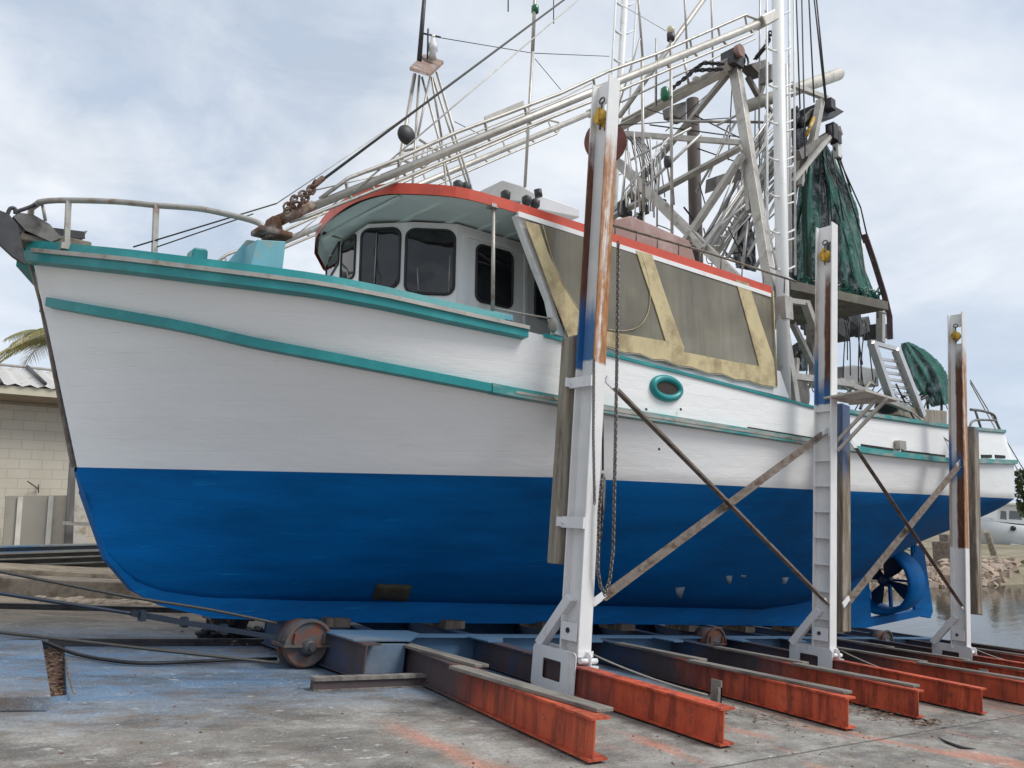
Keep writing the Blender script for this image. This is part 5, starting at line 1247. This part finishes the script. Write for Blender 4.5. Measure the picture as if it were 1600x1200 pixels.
# round brown disc by the starboard mast
m = MB(); c = W(946, 222, 4.6); rr = rpx(c, 66); ax = V((-.62, -.77, -.05)); m.lathe([(rr, -.06), (rr, .06)], c, ax, 32); m.lathe([(rr*.2, -.16), (rr*.2, -.06)], c, ax, 16); bp(m, 'net_drum_flange', M_DISC)
# aluminium gantry over the work deck
ga = MB()
def foot(a, b, w, Ya, Yb): # member running down to the roof
    p = W(*a, Ya); q = W(*b, Yb); e = down(p, q, ZR+.16); wa, wb = 2*rpx(p, w), 2*rpx(q, w); ga.bar(p, e, wa, wa, (0, 1, 0), 0, wb, wb)
foot((1146, 92), (1200, 425), 15, 2.5, 1.25)
bseg(ga, (1150, 96), (1170, 330), 7, 2.55, 1.75)
foot((1141, 112), (965, 325), 8, 2.6, 4.8)
bseg(ga, (968, 200), (1146, 106), 11, 5.0, 2.5); bseg(ga, (972, 190), (1140, 98), 6, 5.0, 2.5, 0)
bseg(ga, (974, 209), (1157, 223), 8, 4.8, 1.9)
foot((1158, 230), (962, 336), 9, 1.9, 4.7)
foot((966, 254), (1082, 368), 14, 4.7, 2.6)
bseg(ga, (1040, 318), (1098, 388), 6, 3.2, 2.2)
foot((1160, 243), (1079, 364), 10, 1.9, 2.6)
bseg(ga, (1142, 95), (1130, 105), 18, 2.5, 2.5); tq = ga.islands(); GA = bp(tq[0], 'gantry', M_ALU, bevel=.006)
for q_ in tq[1:]: q_.build('gantry_member', M_ALU, GA, bevel=.006)
gb = MB()
for a, b, w, Ya, Yb in (((1098, 388), (1168, 285), 6, 2.2, 2.4), ((1104, 394), (1208, 236), 7, 2.3, 2.2), ((1112, 398), (1214, 262), 7, 2.6, 2.4), ((1120, 400), (1190, 300), 5, 2.6, 2.6), ((1135, 404), (1212, 300), 6, 2.8, 2.8), ((1096, 380), (1200, 205), 6, 3.0, 3.0), ((1180, 420), (1222, 340), 6, 2.0, 1.6), ((1160, 420), (1168, 345), 5, 2.4, 2.4), ((1168, 400), (1214, 310), 5, 2.0, 2.2), ((1155, 290), (1152, 400), 6, 3.2, 3.2), ((1163, 262), (1212, 168), 7, 3.0, 2.4), ((1172, 255), (1216, 205), 5, 2.2, 2.2)):
    seg(gb, a, b, w, Ya, Yb)
for k in range(9): seg(gb, (1110+11*k, 385-16*k), (1124+10*k, 384-14*k), 3, 2.4, 2.4)
for k in range(8): seg(gb, (1106+rnd.uniform(0, 60), 300+rnd.uniform(0, 90)), (1130+rnd.uniform(0, 80), 260+rnd.uniform(0, 90)), 2.2, 2.6, 2.4)
for k in range(7):
    x0 = 1092+9*k; seg(gb, (x0, 392+2.2*k), (x0+88-4*k, 262-3*k), 4.2, 2.3+.2*k, 2.2+.2*k)
for k in range(12): seg(gb, (1100+8.5*k, 384-12*k), (1112+8.2*k, 398-11.5*k), 2.4, 2.5, 2.5)
for a, b in (((1168, 205), (1190, 420)), ((1196, 180), (1194, 420)), ((1204, 170), (1176, 330)), ((1188, 250), (1236, 200)), ((1190, 330), (1240, 262)), ((1182, 360), (1236, 310)), ((1000, 330), (990, 205)), ((1022, 340), (1016, 215)), ((975, 300), (1045, 215))): seg(gb, a, b, 3, 2.4, 2.2)
rg_ = random.Random(21)
for k in range(16):
    x = rg_.uniform(1100, 1236); y = rg_.uniform(230, 410); L = rg_.uniform(60, 150); a_ = rg_.choice((-.95, -.85, -1.35, -1.2, -.7)); seg(gb, (x, y), (x+L*math.cos(a_), y+L*math.sin(a_)), rg_.uniform(2.4, 4.5), rg_.uniform(1.9, 3.4), rg_.uniform(1.9, 3.0))
for k in range(10):
    x = rg_.uniform(966, 1060); y = rg_.uniform(215, 250); seg(gb, (x, y), (x+rg_.uniform(-14, 14), y+rg_.uniform(60, 110)), rg_.uniform(1.8, 3.2), rg_.uniform(3.2, 4.4))
for a, b, w_ in (((958, 192), (1000, 60), 3), ((970, 160), (1180, 60), 3), ((985, 250), (1080, 200), 4), ((1010, 290), (1095, 210), 5), ((1088, 300), (1150, 190), 4), ((1240, 170), (1176, 235), 5), ((1210, 150), (1120, 196), 4)): seg(gb, a, b, w_, 3.4, 2.6)
bps(gb, 'outrigger_truss', pm('pale_aluminium', (.52, .51, .49), .45, .4, .12, 4))
for a, b, w, Y, Y2, nm, mt in (((1163, 168), (1310, 116), 19, 2.4, 2.6, 'aft_boom', pm('cream_grey_tube', (.46, .44, .38), .5, .2, .12, 2, (.25, .23, .2), .3, 3)),):
    m = MB(); seg(m, a, b, w, Y, Y2, 0, 16); bp(m, nm, mt)
gp = MB(); p = W(1144, 95, 2.4); gp.box(p, (.35, .3, .3)); gp.ball(p+V((.25, 0, .1)), .14, 1, 10); gp.lathe([(.13, -.05), (.13, .05)], p+V((-.05, -.2, .1)), (0, 1, 0), 14, 2); gp.tube([p+V((.45+.14*math.cos(a), 0, .2+.14*math.sin(a))) for a in [math.pi*2*i/10 for i in range(10)]], .025, 6, 1, closed=True); gp.build('peak_block', [M_DARK, M_BLACK, M_FRED], GA)
for pts, L in (([W(1128, 108, 2.4), W(1085, 110, 2.8), W(1048, 140, 3.2)], .11), ([W(1130, 100, 2.4), W(1100, 98, 2.6), W(1075, 115, 3.0)], .11), ([W(1204, 50, 1.2), W(1198, 70, 1.4), W(1180, 92, 2.2)], .12)):
    gc = MB(); chain_mb(gc, pts, L, .018); gc.build('preventer_chain', M_DARK, GA, weld=False)
gx = MB()
for a, b, c, d_, Y in (((1050, 165), (1072, 158), (1072, 188), (1052, 180), 3.5), ((1172, 100), (1198, 92), (1210, 112), (1190, 118), 2.2), ((1205, 100), (1215, 98), (1212, 126), (1204, 124), 1.7), ((1120, 275), (1160, 262), (1160, 280), (1118, 297), 2.6)): gx.prism([W(*q, Y) for q in (a, b, c, d_)], (0, .25, 0))
gx.split('guard_plate', M_ALUD, GA)
# dark arms astern of the port mast
aa = MB(); YA = 1.6
bseg(aa, (1282, 158), (1268, 232), 10, YA); bseg(aa, (1270, 215), (1250, 290), 7, YA); bseg(aa, (1244, 244), (1308, 206), 15, YA, YA, 1); bseg(aa, (1242, 200), (1284, 160), 7, YA+.2, YA+.2, 1)
bseg(aa, (1296, 214), (1238, 285), 6, YA-.2); bseg(aa, (1236, 132), (1292, 154), 7, YA+.5); bseg(aa, (1258, 225), (1262, 440), 9, YA+.3); bseg(aa, (1252, 240), (1240, 300), 8, YA+.4); bseg(aa, (1244, 270), (1232, 330), 7, YA+.6)
bseg(aa, (1168, 120), (1190, 160), 7, 2.4, 2.4, 1); bseg(aa, (1196, 118), (1184, 160), 6, 2.4, 2.4, 1); bseg(aa, (1198, 165), (1215, 190), 6, 2.4, 2.4, 1); bseg(aa, (1218, 225), (1170, 330), 8, 2.8, 2.8, 0)
bps(aa, 'aft_davit', [M_ALU, M_ALUD])
od = MB(); od.prism([W(*p, YA) for p in ((1284, 158), (1298, 162), (1320, 174), (1304, 184), (1284, 188))], (0, .5, 0)); od.box(W(1292, 166, YA), (.2, .3, .25)); od.thing('trawl_board', M_DARK, 'dark steel plate hung at the head of the aft davit above the green net', 'trawl board', bevel=.02)
bk = MB()
for px, py, s_ in ((1300, 207, .16), (1306, 216, .12)): p = W(px, py, YA-.1); bk.lathe([(s_, -.06), (s_, .06)], p, (0, 1, 0), 14); bk.box(p, (s_*1.2, .18, s_*2.2))
p = W(1308, 232, YA-.1); bk.box(p, (.16, .12, .42), 1); p = W(1311, 246, YA-.1); bk.ball(p, .07, 0, 8); bk.build('sheave_block', [M_DARK, M_MASTW], None).name = 'sheave_block'
o = bpy.data.objects['sheave_block']; o.parent = BT; o.matrix_parent_inverse = BI
yb = MB(); seg(yb, (1272, 184), (1260, 212), 6, YA-.1); yb2 = yb.thing('yellow_tackle', M_YEL, 'yellow tackle hanging between the dark arms above the net', 'tackle')
# nets
def net_mat(name, a, b):
    n = NT(name); p = n.pos(); f = n.noise(p, 1.3, 6, .7); c = n.ramp(f, [(.3, a), (.7, b)])
    x = n.n('ShaderNodeTexVoronoi'); x.feature = 'DISTANCE_TO_EDGE'; x.inputs['Scale'].default_value = 26; n.l(p, x.inputs[0])
    e = n.ramp(x.outputs[0], [(.0, 1.), (.09, 0.)]); c = n.mix(n.math('MULTIPLY', e, .45), c, tuple(min(1, v*2.2) for v in b))
    n.bump(n.math('ADD', e, n.math('MULTIPLY', n.noise(p, 12, 5, .7), 1.5)), .8, .03); al = n.math('ADD', n.math('MULTIPLY', e, .5), n.ramp(n.noise(p, 4.5, 4), [(.35, .42), (.62, .86)]), True); n.put(n.b.inputs['Alpha'], al)
    return n.done(c, .9, 0, .1)
M_NET = net_mat('green_trawl_net', (.014, .085, .066), (.05, .20, .155)); M_NETD = net_mat('dark_blue_net', (.006, .008, .014), (.02, .026, .04)); M_NETO = net_mat('olive_net', (.02, .04, .02), (.06, .09, .04))
def drape(name, left, right, Y, mat, label, amp=.16, folds=5, nv=48, nu=40, seed=0, group=None, thick=.5):
    m = MB(); L = curve([V((x, y, 0)) for x, y in left], 6); R = curve([V((x, y, 0)) for x, y in right], 6)
    def at(c, t): k = t*(len(c)-1); i = min(int(k), len(c)-2); return c[i].lerp(c[i+1], k-i)
    rr_ = random.Random(seed); ph = [rr_.random()*6.28 for _ in range(8)]
    for side in (0, 1):
        rws = []
        for iv in range(nv+1):
            v = iv/nv; a = at(L, v); b = at(R, v); r_ = []
            for iu in range(nu+1):
                u = iu/nu; q = a.lerp(b, u)
                w = math.sin(u*folds*6.28*(.8+.2*math.sin(v*2+ph[0]))+ph[1]+1.8*math.sin(v*3.2+ph[2]))*amp+.5*amp*math.sin(u*folds*15+ph[3]+4*v)+amp*.4*math.sin(v*17+u*9+ph[4])
                e = math.sin(math.pi*u)**.5
                jx = (rr_.random()-.5)*2.2*(1-e); r_.append(W(q.x+jx, q.y+(rr_.random()-.5)*1.5, Y+(thick*e*(1 if side else -1)*.5+w*(.35+.65*e))))
            rws.append(r_)
        m.grid(rws, 0)
    return m.thing(name, mat, label, 'net', group, weld=False)
drape('trawl_net', ((1281, 222), (1262, 244), (1248, 290), (1243, 360), (1243, 440), (1262, 470)), ((1290, 222), (1312, 265), (1338, 318), (1346, 372), (1352, 420), (1372, 474)), 2.0, M_NET, 'green trawl net hanging in folds from the davit astern of the white mast', .20, 2.3, seed=3)
drape('trawl_net', ((1408, 537), (1412, 570), (1432, 606), (1456, 636)), ((1420, 534), (1452, 552), (1478, 582), (1486, 630)), 1.5, M_NET, 'green net bundle lying down over the stern rail', .10, 1.4, seed=5)
drape('trawl_net', ((1152, 335), (1146, 380), (1150, 418)), ((1166, 322), (1178, 372), (1182, 425)), 3.4, M_NETD, 'dark blue net bunched behind the gantry leg', .08, 2, 24, 14, seed=8)
drape('trawl_net', ((1232, 172), (1236, 200), (1238, 240)), ((1246, 165), (1258, 190), (1262, 226)), 1.9, M_NETD, 'black net rolled up under the aft boom', .08, 2, 24, 14, seed=9)
drape('trawl_net', ((1226, 250), (1216, 330), (1210, 420)), ((1246, 262), (1244, 340), (1246, 440)), 3.2, M_NETD, 'dark net hanging behind the white ladder mast', .12, 3, 30, 16, seed=10)
drape('trawl_net', ((1228, 548), (1232, 570), (1246, 580)), ((1252, 530), (1262, 552), (1262, 580)), 2.6, M_NETO, 'olive net hanging under the aft deck beside the curtain', .08, 2, 20, 14, seed=11)
nh = MB()
for k in range(260):
    t = rnd.random(); x = 1250+125*t; y = 440+22*t+rnd.uniform(-8, 16); p = W(x, y, 1.2+rnd.random()*1.5)
    nh.tube([p, p+V((rnd.uniform(-.15, .15), rnd.uniform(-.1, .1), rnd.uniform(-.12, .1))), p+V((rnd.uniform(-.25, .25), rnd.uniform(-.1, .1), rnd.uniform(-.2, .05)))], .014, 4, rnd.choice((0, 0, 0, 1)))
nh.thing('net_heap', [M_NET, M_CABLEL], 'tangle of green net and rope heaped on the raised aft deck', 'net', None, 'stuff', weld=False)
# raised aft deck and its supports
ad = MB(); za = W(1240, 452, .9).z
ad.prism([WZ(1236, 452, za), WZ(1388, 484, za), WZ(1388, 484, za)+V((0, 4, 0)), WZ(1236, 452, za)+V((0, 4, 0))], (0, 0, .16)); AD = bp(ad, 'aft_deck', pm('aft_deck_timber', (.14, .13, .11), .8, .1, .2, 4, (.22, .24, .16), .4, 3))
sp3 = MB(); Y = .95
bseg(sp3, (1222, 500), (1242, 632), 13, Y, Y); bseg(sp3, (1222, 465), (1224, 500), 22, Y, Y); bseg(sp3, (1258, 472), (1275, 520), 11, Y); bseg(sp3, (1232, 470), (1262, 474), 8, Y); bseg(sp3, (1376, 470), (1376, 535), 10, Y+.6); bseg(sp3, (1240, 588), (1330, 600), 10, Y); bseg(sp3, (1310, 594), (1420, 640), 8, Y)
bseg(sp3, (1262, 478), (1272, 600), 9, 2.2); bseg(sp3, (1238, 505), (1270, 570), 8, 1.6); bseg(sp3, (1290, 500), (1240, 560), 7, 2.6); bseg(sp3, (1242, 590), (1244, 560), 8, 1.2)
sp3.split('deck_support', M_ALU, AD)
dr_ = MB(); seg(dr_, (1300, 458), (1384, 478), 3.5, .95); seg(dr_, (1300, 468), (1384, 490), 3, .95)
for px in (1320, 1345, 1372): seg(dr_, (px, 462+(px-1320)*.25), (px, 484+(px-1320)*.25), 3, .95)
seg(dr_, (1226, 462), (1229, 448), 6, .9); dr_.split('deck_rail', M_ALUD, AD)
dk2 = MB()
for k in range(16): # undersides of gear slung below the aft deck
    x = 1258+rnd.random()*110; y = 500+rnd.random()*36*(1 if x < 1290 else .6); p = W(x, y, 1.6+rnd.random()*2.2); dk2.box(p, (rnd.uniform(.2, .6), rnd.uniform(.2, .5), rnd.uniform(.15, .4)), 0, Matrix.Rotation(rnd.uniform(-.4, .4), 3, 'Y'))
dk2.split('stowed_gear', M_DARK, AD, bevel=.02)
wn_ = MB(); p = W(1258, 618, 1.2); wn_.lathe([(.36, -.5), (.36, -.45), (.18, -.44), (.18, .44), (.36, .45), (.36, .5)], p+V((0, .6, .05)), (0, 1, 0), 20); wn_.box(p+V((.1, .5, -.3)), (.9, 1.1, .2)); bp(wn_, 'trawl_winch', M_ALUD, bevel=.01)
db = MB(); q = [W(*p, 1.9) for p in ((1318, 600), (1320, 572), (1335, 570), (1372, 576), (1374, 604))]; db.prism(q, (0, .8, 0)); db.thing('fish_bin', pm('pale_grey_bin', (.42, .43, .44), .5, .1, .1, 3), 'pale grey bin standing on the aft deck under the raised platform', 'bin', bevel=.03)
lr2 = MB()
bseg(lr2, (1362, 535), (1398, 640), 11, 1.15, 1.15); bseg(lr2, (1400, 546), (1440, 650), 11, 1.15, 1.15); bseg(lr2, (1358, 534), (1402, 546), 6, 1.15)
for k in range(8): bseg(lr2, (1372+4.2*k, 560+10.5*k), (1408+4.3*k, 566+10.6*k), 4, 1.2)
lr2.thing('deck_ladder', pm('bright_aluminium', (.6, .6, .6), .3, .6, .1, 4), 'bright aluminium ladder leaning from the aft bulwark to the raised deck', 'ladder')
st2 = MB(); q = [W(*p, 1.15) for p in ((1405, 648), (1412, 636), (1480, 642), (1480, 664), (1440, 660))]; st2.prism(q, (0, 1.4, 0)); st2.thing('sorting_tray', M_TIMB, 'grey timber sorting tray on the stern bulwark', 'tray', bevel=.02)
tb = MB(); tb.ball(W(1385, 636, 1.2), .22, 0, 12, (1.3, 1, .7)); tb.thing('black_bag', M_BLACK, 'black bag on the bulwark under the aluminium ladder', 'bag')
c2 = MB()
for k in range(46):
    x = 1240+rnd.random()*240; yy = 604+(x-1240)*.19; p = W(x, yy+rnd.uniform(-26, 0), 1.15+rnd.random()*.6); q = p+V((rnd.uniform(-.5, .7), rnd.uniform(-.2, .2), rnd.uniform(-.35, .3))); c2.tube([p, p.lerp(q, .5)+V((0, 0, rnd.uniform(-.15, .1))), q], rnd.choice((.012, .016, .03)), 5, rnd.choice((0, 0, 1, 2)))
c2.thing('rope_tangle', [M_CABLE, M_CABLEL, M_ALUD], 'tangle of ropes, pipes and fittings along the aft bulwark', 'ropes', None, 'stuff', weld=False)
# stern rail
sr = MB(); Ys = 1.2
sr.tube(curve([W(*p, Ys) for p in ((1517, 640), (1535, 642), (1552, 648), (1557, 660), (1563, 673))], 4), .035, 8); sr.tube([W(1524, 642, Ys), W(1533, 670, Ys)], .03, 8); sr.tube(curve([W(*p, Ys) for p in ((1515, 668), (1520, 658), (1535, 656), (1556, 657))], 4), .028, 8); sr.bar(W(1530, 672, Ys), W(1567, 675, Ys), .08, .05); bp(sr, 'stern_rail', M_ALUD)
# ---------------------------------------------------------------- standing and running wires
rw = MB()
def wr(a, b, w, Ya, Yb, mi=0, s_=0.):
    p = W(*a, Ya); q = W(*b, Yb); rw.tube(sag(p, q, s_, 6) if s_ else [p, q], max(.006, (rpx(p, w)+rpx(q, w))/2), 6, mi)
wr((500, 284), (905, -18), 3.6, BY-.1, 2.6); wr((552, 300), (915, -10), 2.2, BY-.2, 2.6, 1)
wr((208, 386), (432, 318), 2.4, 2.0, 1.45); wr((432, 318), (660, 165), 1.6, 1.45, 2.6, 1); wr((245, 386), (396, 334), 2.0, 1.9, 1.5)
wr((545, 300), (430, 394), 1.8, 1.3, 1.3, 1)
wr((480, 300), (620, 268), 2, 1.3, 1.2, 1)
for a, b, Y in (((1243, -40), (1250, 170), 1.4), ((1252, -40), (1262, 430), 1.5), ((1262, -40), (1272, 160), 1.6), ((1268, -40), (1290, 160), 1.5), ((1272, -40), (1292, 165), 1.6)): wr(a, b, 2.6, Y, Y)
for a, b, Y in (((1302, 215), (1330, 300), 1.5), ((1310, 246), (1345, 325), 1.5), ((1304, 230), (1350, 380), 1.5), ((1300, 235), (1318, 345), 1.4), ((1345, 325), (1354, 365), 1.5)): wr(a, b, 2.4, Y, Y)
for a, b, Y in (((676, 57), (832, 83), 2.8), ((832, 83), (952, 88), 2.8), ((836, 92), (876, 140), 2.8), ((710, 190), (760, 215), 3.2)): wr(a, b, 1.0, Y, Y+.2)
wr((975, 10), (1040, 48), 1.2, 4.5, 3.0, 1); wr((794, -30), (794, 18), 2, 3, 3)
wr((865, -30), (865, 37), 1.6, 3, 3); wr((1026, 100), (1026, 165), 1.6, 3, 3)
for a, b, Y in (((985, 212), (1008, 330), 4.2), ((1010, 215), (1035, 330), 4.0), ((1015, 195), (1200, 220), 3.2), ((1085, 180), (1165, 220), 3.2), ((1090, 232), (1148, 252), 3.6), ((1092, 285), (1105, 330), 3.2), ((1145, 110), (1138, 250), 2.9), ((1180, 165), (1178, 400), 2.8), ((1186, 165), (1188, 390), 2.6), ((1100, 370), (1168, 300), 2.4), ((1130, 340), (1160, 400), 2.4)): wr(a, b, 2.0, Y, Y)
wr((1400, 600), (1437, 668), 3, 1.1, 1.05, 0, .05); wr((1437, 668), (1475, 714), 3, 1.05, 1.0); wr((1245, 592), (1420, 632), 2.2, 1.0, .9, 1, .1); wr((1420, 640), (1528, 726), 2.4, .95, .5, 1)
wr((1516, 594), (1600, 735), 1.8, 1.2, 2.2, 1); wr((1516, 598), (1604, 760), 1.6, 1.2, 2.4, 1)
for k in range(8):
    x = 1312+rnd.random()*44; p = W(x, 496+rnd.random()*8, 1.4); q = W(x+rnd.uniform(-14, 14), 560+rnd.random()*45, 1.4); rw.tube(curve([p, p.lerp(q, .4)+V((rnd.uniform(-.2, .2), 0, 0)), q], 4), .012, 5, 0)
for a, b, Y in (((960, 196), (1145, 184), 3.8), ((1010, 170), (1090, 195), 4.2), ((1040, 205), (1160, 100), 3.6)): wr(a, b, 1.6, Y, Y-.8)
bps(rw, 'rigging_wire', [M_CABLE, M_ALU])
for k in range(6):
    x = rnd.uniform(1290, 1362); y = 330+rnd.random()*60; x0 = 1284+(x-1284)*.35*rnd.random()
    p = W(x0, 236+rnd.random()*40, 1.75); q = W(x, y+90, 1.65); m_ = MB(); rw2 = m_; m_.tube(curve([p, p.lerp(q, .5)+V((rnd.uniform(-.12, .12), -.06, rnd.uniform(-.2, .1))), q], 5), rnd.choice((.01, .014, .02)), 5)
    m_.build('net_line', rnd.choice((M_CABLE, M_NET, M_CABLEL, M_CABLE)), BT, BI)
# tangle of hoses by the gantry foot
tg = MB()
for k in range(7): tg.tube(curve([W(980+3*k, 214, 4.2), W(994+3*k, 232, 4.2), W(1002+3.5*k, 265, 4.1), W(1004+3*k, 330, 4.0)], 5), .014, 5, k % 2)
for k in range(26):
    x = 970+rnd.random()*190; y = 300+rnd.random()*70 if x < 1040 else 350+rnd.random()*50; p = W(x, y, 3+rnd.random()*1.5); q = p+V((rnd.uniform(-.6, .6), rnd.uniform(-.3, .3), rnd.uniform(-.6, .5))); tg.tube(curve([p, p.lerp(q, .4)+V((rnd.uniform(-.2, .2), 0, rnd.uniform(-.3, .2))), q], 4), rnd.choice((.012, .018, .025)), 5, rnd.choice((0, 1)))
for k in range(9): # small boxes and lights on the gantry and behind the post
    x = 966+rnd.random()*80; y = 290+rnd.random()*50; p = W(x, y, 3.6+rnd.random()); tg.box(p, (rnd.uniform(.08, .2), .15, rnd.uniform(.1, .3)), 0)
bps(tg, 'hydraulic_hose', [M_DARK, M_ALU], weld=False)
# aft strap
sp4 = MB(); pts = [W(*p, 1.2) for p in ((1351, 366), (1366, 410), (1382, 462), (1390, 495), (1391, 530))]
for a, b in zip(pts, pts[1:]): sp4.bar(a, b, .035, .11, (0, 1, 0))
sp4.thing('lifting_strap', pm('purple_brown_strap', (.10, .065, .07), .8, 0, .2, 6, (.25, .22, .22), .3, 8), 'long dark strap running down from the net to the stern deck', 'strap')
# rusty chain and shackle at the boom heel
m = MB(); chain_mb(m, [W(492, 284, BY-.2), W(486, 300, BY-.2), W(470, 318, BY-.2), W(452, 326, BY-.2), W(445, 338, BY-.2)], .105, .014); chain_mb(m, [W(494, 288, BY-.3), W(478, 300, BY-.3), W(462, 308, BY-.3), W(440, 330, BY-.3)], .09, .012)
m.tube([W(*p, BY-.15) for p in ((505, 278), (488, 292))], .03, 8); m.thing('shackle_chain', M_RUST, 'rusty chain and shackle joining the forestay to the boom heel', 'chain', weld=False)
# anchor on the bow roller
an = MB(); Ya = YC-.1
f1 = [W(*p, Ya-.25) for p in ((-60, 300), (-4, 327), (14, 334), (28, 352), (36, 388), (41, 414), (20, 400), (-10, 372), (-60, 350))]; an.prism(f1, (0, .06, 0))
f2 = [W(*p, Ya-.1) for p in ((20, 338), (30, 332), (52, 335), (78, 350), (96, 372), (80, 378), (40, 360))]; an.prism(f2, (0, .16, 0), 1)
an.bar(W(-30, 340, Ya), W(60, 365, Ya), .12, .16, (0, 1, 0)); an.prism([W(*p, Ya+.5) for p in ((104, 377), (120, 364), (137, 360), (128, 376))], (0, .05, 0), 1); an.bar(W(60, 360, Ya+.2), W(128, 368, Ya+.5), .08, .08)
an.tube(curve([W(*p, Ya-.1) for p in ((12, 334), (16, 326), (23, 326), (24, 334))], 4), .02, 6); an.tube(curve([W(*p, Ya-.1) for p in ((24, 331), (40, 326), (58, 319))], 4), .02, 6)
an.thing('anchor', [M_DARK, M_ALUD], 'dark grey plough anchor stowed on the bow roller', 'anchor', bevel=.012)
